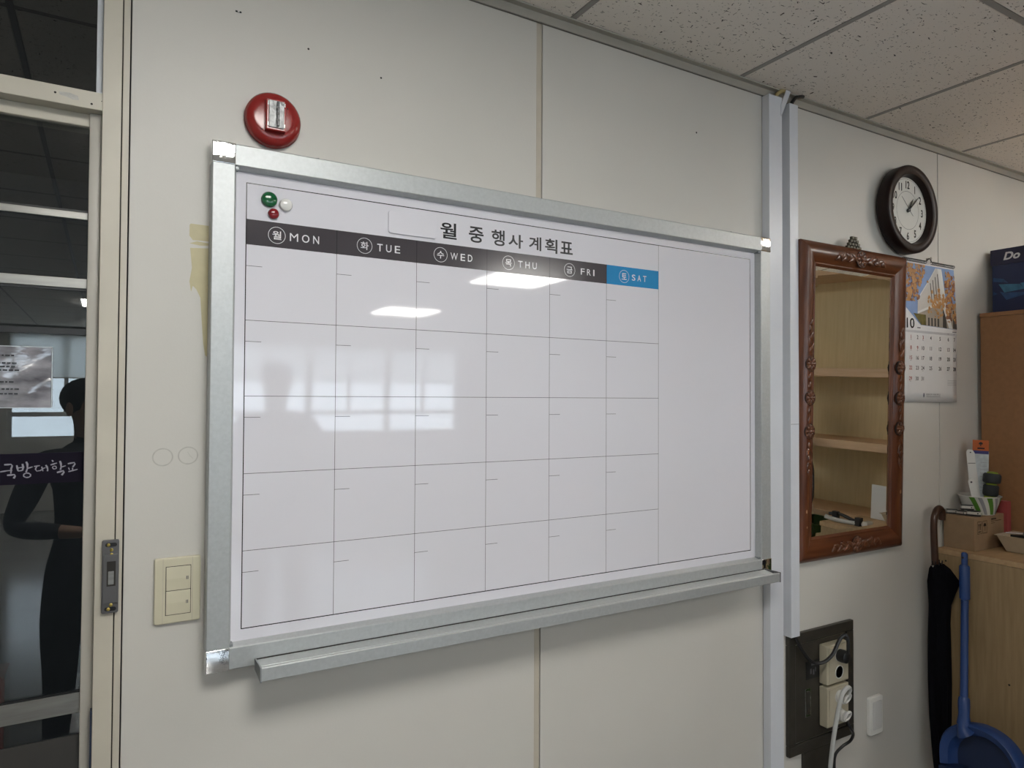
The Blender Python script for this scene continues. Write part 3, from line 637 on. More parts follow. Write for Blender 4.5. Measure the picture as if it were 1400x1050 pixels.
for key, v in (('t', MH-0.036), ('b', 0.036)):
    uc = MW/2
    MB().lathe([(0.0275, -0.0240), (0.0275, -0.0266), (0.0005, -0.0262)], (uc+0.008, 0, v), 'y', 28).build('rosette_shade_disc', M_ROSETTE_SHADE, fr[key], local=True)  # same painted shade behind the top and bottom rosettes
    rosette(uc+0.008, v, 0.0265).build('carved_rosette', M_CARVE, fr[key], smooth=True, local=True)
    for sg in (-1, 1):
        for k, (du, dv, an) in enumerate(((0.036, 0.004, 0.5), (0.052, -0.008, -0.4), (0.070, 0.006, 0.4), (0.088, -0.007, -0.5), (0.106, 0.003, 0.3), (0.120, -0.006, -0.6))):
            leaf(uc+0.008+sg*du, v+dv, 0.020-0.001*k, 0.008, an*sg if sg > 0 else math.pi-an).build('carved_leaf', M_CARVE, fr[key], smooth=True, local=True)
        scroll(uc+0.008+sg*0.078, v, 0.015, math.pi/2, 1.2, sg).build('carved_scroll', M_CARVE, fr[key], smooth=True, local=True)
M_CHIP = mat('chipped_bare_wood', (0.42, 0.24, 0.13), 0.7)
for u, v, r in ((0.030, 0.160, 0.006), (0.033, 0.112, 0.004), (MW-0.030, 0.190, 0.007), (MW-0.024, 0.140, 0.004)):
    MB().sphere((u, -0.0252, v), r, (0.8, 0.22, 1.1), 7, 5).build('chip', M_CHIP, fr['l'] if u < 0.3 else fr['r'], local=True)
hk = MB()
for u, v in ((0, 0), (1, 0), (2, 0), (3, 0), (4, 0), (0.5, 1), (1.5, 1), (2.5, 1), (3.5, 1), (1, 2), (2, 2), (3, 2), (1.5, 3), (2.5, 3)):
    hk.box(0.235+u*0.0148, 0.235+u*0.0148+0.0125, -0.010, 0.000, MH-0.001+v*0.0105, MH+0.0085+v*0.0105)
hk.build('hanger_plate', M_BRONZE, mr, bevel=0.0015, local=True)

# ================================================================== CLOCK
CX, CZ, CR = 2.4010, 2.2110, 0.1525
ck = thing('wall_clock', 'round wall clock with a thick dark brown rim and white face', 'clock', (CX, 0, CZ))
MB().lathe([(CR-0.012, -0.001), (CR-0.001, -0.012), (CR, -0.046), (CR-0.0025, -0.0505), (CR-0.006, -0.0520), (CR-0.026, -0.0520), (CR-0.0285, -0.0500), (CR-0.031, -0.0490), (CR-0.038, -0.0300), (CR-0.038, -0.001)], (CX, 0, CZ), 'y', 72).build('rim', M_WENGE, ck, smooth=True)
FYc = -0.0285
fc = MB().lathe([(CR-0.0365, -0.020), (CR-0.0365, FYc)], (CX, 0, CZ), 'y', 64).build('clock_face', M_FACE, ck)
FR = CR-0.038
for h in range(1, 13):
    a = math.radians(90-30*h); x, z = CX+FR*0.76*math.cos(a), CZ+FR*0.78*math.sin(a)
    s_ = str(h); hw = 0.0135*glyphs(s_, 0.012)[2]*0.80
    text(MB(), s_, x-hw, x+hw, z-0.0135, z+0.0135, FYc-0.0006, bold=0.022).build('numeral', M_INK, fc)
rg = MB(); rg.ring(CX, CZ, FR*0.575, FR*0.585, FYc-0.0005); rg.ring(CX, CZ, FR*0.955, FR*0.962, FYc-0.0005)
for k in range(60):
    a = 2*math.pi*k/60; r0 = FR*0.955; q = 0.0012 if k % 5 == 0 else 0.0004
    x, z = CX+r0*math.cos(a), CZ+r0*math.sin(a); rg.ring(x, z, 0.0001, q*1.3, FYc-0.0006, 8)
rg.build('dial_rings', M_LINE, fc)
def hand(name, ang, L, w, back, y, mt):
    c, s = math.sin(ang), math.cos(ang); P = lambda a, b: (CX+a*c+b*s, CZ+a*s-b*c)
    MB().prism([P(-back, w*0.6), P(L*0.6, w), P(L, 0.0002), P(L*0.6, -w), P(-back, -w*0.6)], 'y', y, y-0.0008).build(name, mt, ck)
hand('hour_hand', math.radians(34), 0.055, 0.0042, 0.010, FYc-0.003, M_INK)
hand('minute_hand', math.radians(48), 0.082, 0.0030, 0.012, FYc-0.005, M_INK)
hand('second_hand', math.radians(-48), 0.062, 0.0007, 0.028, FYc-0.007, M_LINE)
MB().lathe([(0.006, FYc), (0.006, FYc-0.008), (0.002, FYc-0.009)], (CX, 0, CZ), 'y', 16).build('hub', M_INK, ck)

# ================================================================== CALENDAR
KX0, KX1, KZ0, KZ1 = 2.4020, 2.7360, 1.5430, 2.0500
cl = thing('wall_calendar', 'October wall calendar with an autumn building photo hung beside the mirror', 'calendar', (2.57, 0, KZ0))
def KP(u, v): return (KX0+(KX1-KX0)*u, KZ1-(KZ1-KZ0)*v)
def kbow(x, z):   # the sheet bows slightly off the wall
    u = (x-KX0)/(KX1-KX0); v = (KZ1-z)/(KZ1-KZ0)
    return -0.006-0.010*v*max(0.0, u-0.2)-0.006*math.sin(math.pi*min(1, max(0, v)))
def kmesh(mb, off):
    mb.v = [(p[0], kbow(p[0], p[2])-off, p[2]) for p in mb.v]; return mb
sh = MB(); vs = []; fs = []; N1, N2 = 10, 14
for j in range(N2+1):
    for i in range(N1+1): x, z = KP(i/N1, j/N2); vs.append((x, kbow(x, z), z))
for j in range(N2):
    for i in range(N1): a = j*(N1+1)+i; fs.append((a, a+N1+1, a+N1+2, a+1))
sh.add(vs, fs); sheet = sh.build('sheet', M_PAPER, cl, smooth=True)
sheet.modifiers.new('thickness', 'SOLIDIFY').thickness = 0.0012
def kpoly(pts, m, off, name, n=1):
    mb = MB().flat([KP(*p) for p in pts], 0)
    # subdivide for the bow
    me = bpy.data.meshes.new('k'); me.from_pydata(mb.v, [], mb.f); bm = bmesh.new(); bm.from_mesh(me)
    bmesh.ops.triangulate(bm, faces=bm.faces); bmesh.ops.subdivide_edges(bm, edges=bm.edges, cuts=3, use_grid_fill=True)
    q = MB(); bm.verts.ensure_lookup_table(); q.v = [tuple(v.co) for v in bm.verts]; q.f = [tuple(v.index for v in f.verts) for f in bm.faces]; bm.free(); bpy.data.meshes.remove(me)
    return kmesh(q, off).build(name, m, sheet)
M_SKYP = mat('printed_sky', (0.20, 0.30, 0.52), 0.5, var=0.1, scale=14)
M_BLDP = mat('printed_building', (0.50, 0.48, 0.45), 0.5, var=0.06, scale=25)
M_BLDP2 = mat('printed_building_base', (0.33, 0.29, 0.24), 0.5, var=0.1, scale=30)
M_DKP = mat('printed_dark', (0.06, 0.055, 0.05), 0.5)
M_LF1 = mat('printed_orange_leaves', (0.36, 0.17, 0.05), 0.5, scale=50, col2=(0.50, 0.28, 0.11))
M_LF2 = mat('printed_brown_leaves', (0.16, 0.07, 0.04), 0.5, scale=50, col2=(0.32, 0.14, 0.07))
M_WH2 = mat('printed_white', (0.62, 0.62, 0.60), 0.5)
kpoly([(0, 0.025), (0, 0.325), (0.31, 0.458), (1, 0.470), (1, 0.025)], M_SKYP, 0.0008, 'printed_sky')
kpoly([(0.62, 0.035), (0.26, 0.29), (0.25, 0.37), (0.72, 0.27), (0.72, 0.035)], M_BLDP, 0.0014, 'printed_facade')
kpoly([(0.25, 0.375), (0.60, 0.305), (1, 0.30), (1, 0.468), (0.31, 0.456)], M_BLDP2, 0.0014, 'printed_facade_base')
kpoly([(0.25, 0.365), (0.72, 0.262), (0.72, 0.285), (0.25, 0.380)], M_WH2, 0.0017, 'printed_canopy_edge')
kpoly([(0.63, 0.035), (0.60, 0.060), (0.25, 0.290), (0.25, 0.275)], M_WH2, 0.0017, 'printed_roof_edge')
kpoly([(0.66, 0.035), (0.70, 0.27), (0.84, 0.465), (0.91, 0.465), (0.79, 0.25), (0.74, 0.035)], M_WH2, 0.0020, 'printed_pillar')
kpoly([(0.17, 0.378), (0.40, 0.382), (0.40, 0.457), (0.31, 0.455)], mat('printed_olive', (0.12, 0.10, 0.02), 0.5, var=0.3, scale=60), 0.0018, 'printed_shrub')
for u in (0.50, 0.55, 0.60, 0.65): kpoly([(u, 0.10-(u-0.6)*0.5), (u+0.014, 0.10-(u-0.6)*0.5), (u+0.03, 0.28-(u-0.5)*0.1), (u+0.02, 0.28-(u-0.5)*0.1)], M_DKP, 0.0018, 'printed_stripe')  # dark vertical stripes of the printed facade
for u in (0.44, 0.50, 0.56, 0.62): kpoly([(u, 0.40), (u+0.028, 0.40), (u+0.028, 0.458), (u, 0.458)], M_DKP, 0.0018, 'printed_window')
for u in (0.73, 0.93): kpoly([(u, 0.33), (u+0.05, 0.33), (u+0.07, 0.466), (u-0.01, 0.462)], M_DKP, 0.0018, 'printed_trunk')
rnd = random.Random(3)
def leaves(n, fu, m, off, name):
    mb = MB()
    for _ in range(n):
        u, v = fu(); s = rnd.uniform(0.010, 0.026); a = rnd.uniform(0, 6.28)
        if v > 0.32+0.43*u and u < 0.31: continue
        P = []
        for k in range(5):
            t = a+k*1.2566; q = s*rnd.uniform(0.6, 1.1); P.append(KP(min(0.995, max(0.003, u+q*math.cos(t)*1.3)), min(0.465, max(0.026, v+q*math.sin(t)*0.8))))
        mb.flat(P, 0)
    kmesh(mb, off).build(name, m, sheet)
def tl():
    while True:
        u, v = rnd.uniform(0, 0.42), rnd.uniform(0.03, 0.29)
        if u + 0.4*v*rnd.random() < 0.40-0.55*max(0, v-0.08): return u, v
leaves(110, tl, M_LF2, 0.0022, 'printed_leaves'); leaves(110, tl, M_LF1, 0.0026, 'printed_leaves')
trf = lambda: (rnd.uniform(0.80, 1.0), rnd.uniform(0.05, 0.42))
leaves(95, trf, M_LF2, 0.0022, 'printed_leaves'); leaves(60, trf, M_LF1, 0.0026, 'printed_leaves')
leaves(75, lambda: (min(0.8, max(0.45, rnd.gauss(0.64, 0.11))), rnd.gauss(0.285, 0.045)), M_LF1, 0.0030, 'printed_leaves')
nb = MB(); text(nb, '10', *[KP(0.05, 0)[0], KP(0.19, 0)[0]], KP(0, 0.485)[1], KP(0, 0.415)[1], 0, bold=0.01); kmesh(nb, 0.0012).build('month_number', M_INK, sheet)
cols = [0.125, 0.245, 0.345, 0.490, 0.665, 0.825, 0.945]; rows = [0.545, 0.620, 0.690, 0.760, 0.835]
M_KD = mat('print_dark_grey', (0.05, 0.05, 0.055), 0.5); M_KR = mat('print_red', (0.35, 0.04, 0.04), 0.5); M_KM = mat('print_mid_grey', (0.18, 0.18, 0.20), 0.5)
def kp(name, m, mb): kmesh(mb, 0.0012).build(name, m, sheet)
day = 1
for r in range(5):
    for c in range(7):
        if day > 31: break
        s_ = str(day); hw = 0.0068*glyphs(s_, 0.012)[2]; x, z = KP(cols[c], rows[r])
        kp('day_number', M_KR if (c == 0 or day in (3, 9)) else M_KD, text(MB(), s_, x-hw, x+hw, z-0.0068, z+0.0068, 0, bold=0.012))
        if day in (1, 3, 8, 9, 15, 24, 29): kp('holiday_note', M_KM, MB().rect(x-0.004, x+0.004, z-0.011, z-0.0098, 0))
        day += 1
for c, dn in enumerate(('SUN', 'MON', 'TUE', 'WED', 'THU', 'FRI', 'SAT')):
    x, z = KP(cols[c], 0.505); kp('weekday_name', M_KR if c == 0 else M_KM, text(MB(), dn, x-0.006, x+0.006, z-0.0018, z+0.0018, 0))
kp('month_name', M_KM, MB().rect(KP(0.24, 0)[0], KP(0.30, 0)[0], KP(0, 0.482)[1], KP(0, 0.474)[1], 0)); kp('year_note', M_KM, MB().rect(KP(0.91, 0)[0], KP(0.99, 0)[0], KP(0, 0.492)[1], KP(0, 0.485)[1], 0))
for k in range(4): kp('mini_month_line', M_KM, MB().rect(KP(0.81, 0)[0], KP(0.985, 0)[0], KP(0, 0.845+0.011*k)[1], KP(0, 0.8435+0.011*k)[1], 0))
kp('publisher_name', M_KM, text(MB(), '대한민국 국방대학교', KP(0.42, 0)[0], KP(0.68, 0)[0], KP(0, 0.955)[1], KP(0, 0.940)[1], 0, bold=0.01))
kp('publisher_line', M_KM, MB().rect(KP(0.42, 0)[0], KP(0.68, 0)[0], KP(0, 0.963)[1], KP(0, 0.960)[1], 0))
em = MB(); x, z = KP(0.375, 0.952); em.ring(x, z, 0.0005, 0.0035, 0, 16); em.rect(x-0.0025, x+0.0025, z-0.0075, z+0.0075, 0); kmesh(em, 0.0012).build('emblem_print', mat('print_navy', (0.03, 0.04, 0.10), 0.5), sheet)
kb = MB(); kb.rect(KX0, KX1, KP(0, 0.515)[1], KP(0, 0.498)[1], 0); kmesh(kb, 0.0009).build('weekday_band', mat('print_pale_grey', (0.52, 0.52, 0.54), 0.5), sheet)
bi = MB()
for k in range(34):
    if 15 <= k <= 17: continue
    x = KX0+0.006+k*(KX1-KX0-0.012)/33
    bi.tube([(x, -0.006+0.005*math.cos(t)-0.003, KZ1-0.002+0.005*math.sin(t)) for t in [i*math.pi/4 for i in range(9)]], 0.0011, 5)
bi.build('wire_binding', M_BLACK, cl)
MB().tube([(2.553, -0.008, KZ1+0.003), (2.561, -0.010, KZ1+0.010), (2.569, -0.010, KZ1+0.0135), (2.577, -0.010, KZ1+0.010), (2.585, -0.008, KZ1+0.003)], 0.0018, 8).build('hanging_loop', M_BLACK, cl)
MB().lathe([(0.004, 0.0), (0.003, -0.012), (0.006, -0.016), (0.003, -0.018)], (2.569, 0, KZ1+0.013), 'y', 12).build('nail', M_STEEL, cl)

# ================================================================== POWER PANEL
pp = thing('electrical_box', 'dark bronze recessed power panel low on the wall by the trunking', 'electrical panel', (1.95, 0, 0.4655))
QX0, QX1, QZ0, QZ1 = 1.7890, 2.1050, 0.4680, 0.8350
for nm_, bxv in (('frame_side', ((QX0, QX1, QZ1-0.032, QZ1))), ('frame_side', (QX0, QX1, QZ0, QZ0+0.032)), ('frame_side', (QX0, QX0+0.030, QZ0+0.032, QZ1-0.032)), ('frame_side', (QX1-0.034, QX1, QZ0+0.032, QZ1-0.032))):
    MB().box(bxv[0], bxv[1], -0.014, 0, bxv[2], bxv[3]).build(nm_, M_DGREY, pp, bevel=0.003)
MB().box(QX0+0.030, QX1-0.034, -0.009, 0, QZ0+0.032, QZ1-0.032).build('panel_door', M_DGREY, pp, bevel=0.001)
MB().box(QX0+0.033, QX1-0.037, -0.0098, -0.008, QZ0+0.034, QZ0+0.036).build('door_edge', M_STEEL, pp)
MB().box(QX0+0.033, QX1-0.037, -0.0098, -0.008, QZ1-0.036, QZ1-0.0345).build('door_edge', M_STEEL, pp)
MB().box(1.872, 1.938, -0.0105, -0.008, 0.6850, 0.7400).build('black_label', M_BLACK, pp)
lb = MB()
for a, b, z0, z1 in ((1.895, 1.912, 0.725, 0.731), (1.890, 1.897, 0.700, 0.716), (1.903, 1.910, 0.696, 0.712), (1.914, 1.918, 0.704, 0.718)): lb.rect(a, b, z0, z1, -0.0110)
lb.build('label_marks', mat('worn_label_print', (0.13, 0.13, 0.14), 0.5), pp)
MB().box(1.866, 1.892, -0.0115, -0.008, 0.5720, 0.6580).build('latch_plate', M_CHROME, pp, bevel=0.001)
MB().box(1.872, 1.886, -0.0150, -0.011, 0.5800, 0.6500).build('latch_lever', M_DGREY, pp, bevel=0.002)
tag(MB().box(1.860, 2.000, -0.012, 0, 0, 0.4670).build('cable_duct', M_DGREY, bevel=0.002), 'dark metal duct running down below the power panel', 'duct')
M_CREAM = mat('cream_outlet_plastic', (0.50, 0.46, 0.35), 0.4, var=0.03)
def outlet(z0, z1, label):
    o = thing('power_outlet', label, 'power outlet', (1.985, -0.009, z0), group='outlets on the power panel')
    MB().box(1.9350, 2.0420, -0.038, -0.009, z0, z1).build('outlet_body', M_CREAM, o, bevel=0.004, seg=3, smooth=True)
    MB().box(1.9420, 2.0350, -0.0405, -0.037, z0+0.006, z1-0.006).build('outlet_cover', M_CREAM, o, bevel=0.002)
    for z in (z0+0.034, z1-0.034):
        MB().lathe([(0.0200, -0.0400), (0.0205, -0.0420), (0.0185, -0.0425), (0.0180, -0.0408)], (1.990, 0, z), 'y', 28).build('socket_rim', M_WHITEPL, o, smooth=True)
        MB().lathe([(0.0180, -0.0400), (0.0180, -0.0408)], (1.990, 0, z), 'y', 28).build('socket_well', mat('grey_socket_well', (0.25, 0.24, 0.22), 0.5), o)
        for dx in (-0.007, 0.007): MB().lathe([(0.0022, -0.0408), (0.0022, -0.0414)], (1.990+dx, 0, z), 'y', 10).build('socket_hole', M_BLACK, o)
outlet(0.6640, 0.7850, 'cream double socket with the black plug, upper of the two on the power panel')
outlet(0.5330, 0.6560, 'cream double socket with the white plugs, lower of the two on the power panel')
bp_ = thing('power_plug', 'black plug and looping cord in the upper socket', 'plug', (1.990, -0.05, 0.751))
MB().lathe([(0.0195, -0.0430), (0.0200, -0.056), (0.0185, -0.068), (0.012, -0.072)], (1.990, 0, 0.7510), 'y', 20).build('plug_body', M_BLACK, bp_, smooth=True)
def spline(P, n=8):
    P = [Vector(p) for p in P]; out = []
    for i in range(len(P)-1):
        a, b, c, d = P[max(i-1, 0)], P[i], P[i+1], P[min(i+2, len(P)-1)]
        for k in range(n):
            t = k/n
            out.append(0.5*((2*b)+(c-a)*t+(2*a-5*b+4*c-d)*t*t+(3*b-a-3*c+d)*t**3))
    out.append(P[-1]); return out
MB().tube(spline([(1.988, -0.072, 0.765), (1.985, -0.075, 0.800), (1.982, -0.070, 0.822), (1.965, -0.062, 0.812), (1.935, -0.058, 0.770), (1.900, -0.050, 0.748), (1.862, -0.040, 0.752), (1.830, -0.032, 0.785), (1.808, -0.024, 0.826), (1.802, -0.020, 0.845)]), 0.0055, 8).build('cord', M_BLACK, bp_, smooth=True)
def wplug(z, label, pts, cm, r):
    o = thing('power_plug', label, 'plug', (1.990, -0.05, z))
    MB().lathe([(0.0180, -0.0430), (0.0185, -0.052), (0.0165, -0.060), (0.008, -0.062)], (1.990, 0, z), 'y', 20).build('plug_body', M_WHITEPL, o, smooth=True)
    MB().tube([(1.990+0.0135*math.cos(t), -0.068-0.006*math.sin(t), z+0.004+0.0150*math.sin(t)) for t in [k*math.pi/8 for k in range(17)]], 0.0042, 8).build('pull_ring', M_WHITEPL, o, smooth=True)
    MB().tube(spline(pts), r, 8).build('cord', cm, o, smooth=True)
M_WCORD = mat('white_cord', (0.55, 0.56, 0.55), 0.4, var=0.03)
wplug(0.6220, 'white ring plug with a white cord in the lower socket', [(1.988, -0.068, 0.632), (1.982, -0.082, 0.660), (1.962, -0.088, 0.672), (1.940, -0.085, 0.655), (1.925, -0.080, 0.600), (1.915, -0.072, 0.520), (1.912, -0.062, 0.420), (1.914, -0.05, 0.280), (1.915, -0.03, 0.10), (1.915, -0.02, 0.012)], M_WCORD, 0.0065)
wplug(0.5670, 'white ring plug with a black cord below the other white plug', [(1.992, -0.066, 0.556), (2.000, -0.070, 0.535), (2.030, -0.060, 0.505), (2.038, -0.045, 0.475), (2.020, -0.030, 0.455), (1.995, -0.024, 0.435), (1.990, -0.022, 0.400), (1.998, -0.02, 0.350), (2.010, -0.02, 0.2), (2.015, -0.015, 0.012)], M_BLACK, 0.0045)
bk = thing('blank_plate', 'small white blank cover plate right of the power panel', 'wall plate', (2.225, 0, 0.435))
MB().prism(rrect(2.1920, 2.2660, 0.4355, 0.5610, 0.008), 'y', -0.012, 0).build('cover_plate', mat('off_white_plate', (0.80, 0.80, 0.77), 0.4, var=0.02), bk, bevel=0.003, seg=3, smooth=True)
MB().prism(rrect(2.2080, 2.2580, 0.4520, 0.5450, 0.006), 'y', -0.0135, -0.011).build('inset_panel', mat('pale_grey_inset', (0.68, 0.68, 0.67), 0.45, var=0.02), bk, bevel=0.001)

# ================================================================== RIGHT-HAND FURNITURE
CT = 1.0140; CFX = 2.612
lc = thing('low_cabinet', 'low oak laminate cabinet against the wall under the cardboard box', 'cabinet', (2.75, -0.25, 0))
MB().box(CFX+0.002, 2.902, -0.495, -0.006, 0.0, CT-0.020).build('cabinet_body', M_OAK, lc, bevel=0.001)
MB().box(CFX, 2.902, -0.500, -0.004, CT-0.019, CT).build('cabinet_top', mat('oak_laminate_top', (0.42, 0.28, 0.145), 0.45, scale=9, stretch=(1, 8, 8), col2=(0.50, 0.345, 0.19)), lc, bevel=0.001)
for y, z in ((-0.035, 0.972), (-0.09, 0.62), (-0.235, 0.60)): MB().lathe([(0.0035, CFX+0.0012), (0.003, CFX+0.004)], (0, y, z), 'x', 8).build('screw_hole', M_GAP, lc)
tcab = thing('tall_cabinet', 'tall plain brown laminate cabinet standing by the wall behind the low one', 'cabinet', (3.09, -0.18, 0))
TX0 = 2.910
MB().box(TX0, 3.28, -0.345, -0.014, 0.0, 1.869).build('cabinet_body', M_BROWN, tcab, bevel=0.0015)
MB().box(TX0-0.002, 3.28, -0.347, -0.012, 1.870, 1.8855).build('cabinet_top', M_BROWN, tcab, bevel=0.001)
# boxed item on the tall cabinet
pb = thing('printed_box', 'dark blue printed carton with white lettering on top of the tall cabinet', 'box', (3.03, -0.13, 1.8855))
BXF = 2.985
MB().box(BXF, 3.09, -0.235, -0.0225, 1.8862, 2.080).build('carton_body', M_NAVY, pb, bevel=0.001)
MB().box(BXF-0.004, 3.094, -0.239, -0.0180, 2.0755, 2.1365).build('carton_lid', mat('deep_navy_lid', (0.012, 0.012, 0.05), 0.35, var=0.15), pb, bevel=0.0015)
text(MB(), 'Do', -0.0640, -0.1180, 2.0910, 2.1215, BXF-0.0048, 'x', bold=0.035, slant=0.28).build('lid_lettering', M_WPRINT, pb)
M_CY = mat('printed_cyan_shard', (0.05, 0.18, 0.32), 0.35, var=0.25, scale=40)
M_CY2 = mat('printed_blue_shard', (0.025, 0.075, 0.20), 0.35, var=0.25, scale=40)
for pts, m_ in (([(-0.0448, 2.0013), (-0.1181, 1.9929), (-0.1309, 1.9726), (-0.0649, 1.9664)], M_CY), ([(-0.048, 1.9724), (-0.0649, 1.9660), (-0.1308, 1.9610), (-0.1307, 1.9505), (-0.0714, 1.9373)], M_CY2),
                ([(-0.0262, 2.0288), (-0.062, 2.0197), (-0.0786, 2.0022), (-0.0261, 2.0135)], M_CY2), ([(-0.1181, 1.9966), (-0.163, 1.9976), (-0.1626, 1.9537), (-0.1309, 1.9726)], M_CY), ([(-0.0257, 1.9753), (-0.0411, 1.9638), (-0.0256, 1.96)], M_CY2)):
    MB().flatx(pts, BXF-0.0006).build('printed_shard', m_, pb)

# cardboard box on the low cabinet
bx = thing('cardboard_box', 'small brown cardboard box with packing symbols on the low cabinet', 'box', (2.80, -0.05, CT))
B0, B1, BYF, BZT = 2.6550, 2.8600, -0.1120, 1.1340
MB().box(B0, B1, BYF, -0.006, CT+0.0003, BZT).build('carton_body', M_CARD, bx, bevel=0.0015)
sy = MB(); sx, sz = B0+0.018, BZT-0.060
for a in (sx, sx+0.036):
    for z0, z1, x0, x1 in ((0, 0.0012, 0, 0.030), (0.0428, 0.044, 0, 0.030), (0, 0.044, 0, 0.0014), (0, 0.044, 0.0286, 0.030)): sy.rect(a+x0, a+x1, sz+z0, sz+z1, BYF-0.0004)
for x in (sx+0.008, sx+0.019):
    sy.rect(x, x+0.003, sz+0.013, sz+0.032, BYF-0.0004); sy.flat([(x-0.002, sz+0.030), (x+0.005, sz+0.030), (x+0.0015, sz+0.037)], BYF-0.0004)
sy.rect(sx+0.006, sx+0.024, sz+0.006, sz+0.009, BYF-0.0004)
ux = sx+0.051
sy.flat([(ux-0.010, sz+0.025), (ux+0.010, sz+0.025), (ux+0.007, sz+0.033), (ux, sz+0.037), (ux-0.007, sz+0.033)], BYF-0.0004); sy.rect(ux-0.001, ux+0.001, sz+0.008, sz+0.025, BYF-0.0004)
sy.rect(sx+0.095, sx+0.130, sz+0.044, sz+0.048, BYF-0.0004); sy.rect(sx+0.095, sx+0.165, sz+0.038, sz+0.0395, BYF-0.0004); sy.rect(sx+0.095, sx+0.120, sz+0.031, sz+0.0322, BYF-0.0004)
sy.build('packing_symbols', M_INK, bx)
# paper bowl with stripes
pw = thing('paper_bowl', 'white paper bowl with green and grey stripes on the cardboard box', 'bowl', (2.785, -0.050, BZT))
def bowl_pt(a, h, e=0.0):   # a angle, h 0..1
    r = 0.046+0.021*h+e; return (2.775+r*math.cos(a), -0.071+r*math.sin(a), BZT+0.0006+0.066*h)
MB().lathe([(0.046, BZT+0.0006), (0.067, BZT+0.0666), (0.0655, BZT+0.0666), (0.0445, BZT+0.004)], (2.775, -0.071, 0), 'z', 48).build('bowl_wall', mat('white_paper_cup', (0.62, 0.62, 0.58), 0.5, var=0.02), pw, smooth=True)
MB().tube([bowl_pt(2*math.pi*k/48, 1.0, 0.0006) for k in range(49)], 0.0018, 8, caps=False).build('rolled_rim', mat('white_paper_cup', (0.62, 0.62, 0.58)), pw, smooth=True)
M_GRN = mat('green_print', (0.09, 0.24, 0.03), 0.5, var=0.05); M_GYP = mat('grey_print', (0.30, 0.30, 0.32), 0.5)
for k in range(9):
    a0 = -math.pi*1.08 + k*0.42; mb = MB(); vs = []; fs = []
    w = 0.27 if k % 2 == 0 else 0.20
    for i in range(9):
        h = i/8*0.93+0.04; aa = a0-0.42*h+0.6
        vs += [bowl_pt(aa, h, 0.0010), bowl_pt(aa+w/2, h, 0.0010), bowl_pt(aa+w, h, 0.0010)]
    for i in range(8):
        for q in (0, 1): fs.append((3*i+q, 3*i+q+1, 3*i+q+4, 3*i+q+3))
    mb.add(vs, fs).build('stripe', M_GRN if k % 2 == 0 else M_GYP, pw)
# things standing in the bowl
VW = math.radians(-58)
shn = thing('shoe_horn', 'long white plastic shoe horn standing in the striped bowl', 'shoe horn', (2.775, -0.060, BZT+0.006), (-0.06, -0.05, VW))
MB().prism([(-0.004, 0), (0.018, 0), (0.014, 0.08), (0.008, 0.215), (0.002, 0.226), (-0.012, 0.228), (-0.018, 0.220), (-0.016, 0.11)], 'y', -0.0015, 0.0015).build('blade', M_WHITEPL, shn, bevel=0.0008, local=True)
MB().lathe([(0.0024, -0.0022), (0.0024, 0.0022)], (-0.005, 0, 0.217), 'y', 10).build('hanging_hole', M_BLACK, shn, local=True)
MB().box(-0.015, 0.008, -0.0019, 0.0019, 0.176, 0.178).build('engraved_line', M_LINE, shn, local=True)
sp = thing('measuring_spoon', 'short white plastic spoon handle leaning in the striped bowl', 'spoon', (2.762, -0.070, BZT+0.006), (0, -0.10, VW))
MB().prism([(-0.006, 0), (0.012, 0), (0.008, 0.105), (0.002, 0.122), (-0.008, 0.126), (-0.017, 0.115), (-0.016, 0.095)], 'y', -0.0015, 0.0015).build('handle', M_WHITEPL, sp, bevel=0.0006, local=True)
MB().lathe([(0.0034, -0.0022), (0.0034, 0.0022)], (-0.0075, 0, 0.110), 'y', 12).build('hanging_hole', M_BLACK, sp, local=True)
pk = thing('packet', 'clear plastic packet with an orange header card in the striped bowl', 'packet', (2.795, -0.060, BZT+0.006), (-0.05, 0.03, VW))
MB().box(-0.026, 0.026, -0.003, 0.003, 0, 0.222).build('packet_body', M_CLEAR, pk, bevel=0.0015, local=True)
MB().box(-0.025, 0.025, -0.0034, 0.0034, 0.222, 0.262).build('header_card', M_ORANGE, pk, local=True)
MB().box(-0.025, 0.025, -0.0036, 0.0036, 0.211, 0.223).build('header_stripe', mat('violet_blue_print', (0.03, 0.03, 0.16), 0.4), pk, local=True)
hm = MB(); hm.flat([(-0.005, 0.246), (0.005, 0.246), (0.007, 0.251), (0.0, 0.256), (-0.007, 0.251)], -0.0037); hm.rect(-0.010, 0.012, 0.229, 0.234, -0.0037); hm.rect(-0.0015, 0.0015, 0.240, 0.247, -0.0037); hm.build('header_print', M_INK, pk, local=True)
for k in range(9): MB().rect(0.000, 0.020, 0.075+0.013*k, 0.0762+0.013*k, -0.0033).build('packet_print', M_GYP, pk, local=True)
ms = thing('massage_roller', 'black and lime ribbed hand massager standing in the striped bowl', 'massager', (2.782, -0.098, BZT+0.006), (0.05, 0.09, 0))
MB().lathe([(0.014, 0.0), (0.014, 0.055), (0.022, 0.064), (0.0245, 0.068), (0.0245, 0.098), (0.021, 0.102)], n=28).build('lower_roller', M_RUB, ms, smooth=True, local=True)
MB().lathe([(0.018, 0.107), (0.0265, 0.111), (0.0280, 0.116), (0.0280, 0.138), (0.0235, 0.144)], n=28).build('upper_roller', M_RUB, ms, smooth=True, local=True)
MB().lathe([(0.0165, 0.101), (0.0165, 0.108)], n=24).build('lime_collar', M_LIME, ms, local=True)
MB().lathe([(0.0185, 0.143), (0.0160, 0.149), (0.004, 0.151)], n=24).build('lime_cap', M_LIME, ms, smooth=True, local=True)
MB().lathe([(0.0160, 0.046), (0.0200, 0.056), (0.0175, 0.065)], n=24).build('lime_ring', M_LIME, ms, smooth=True, local=True)
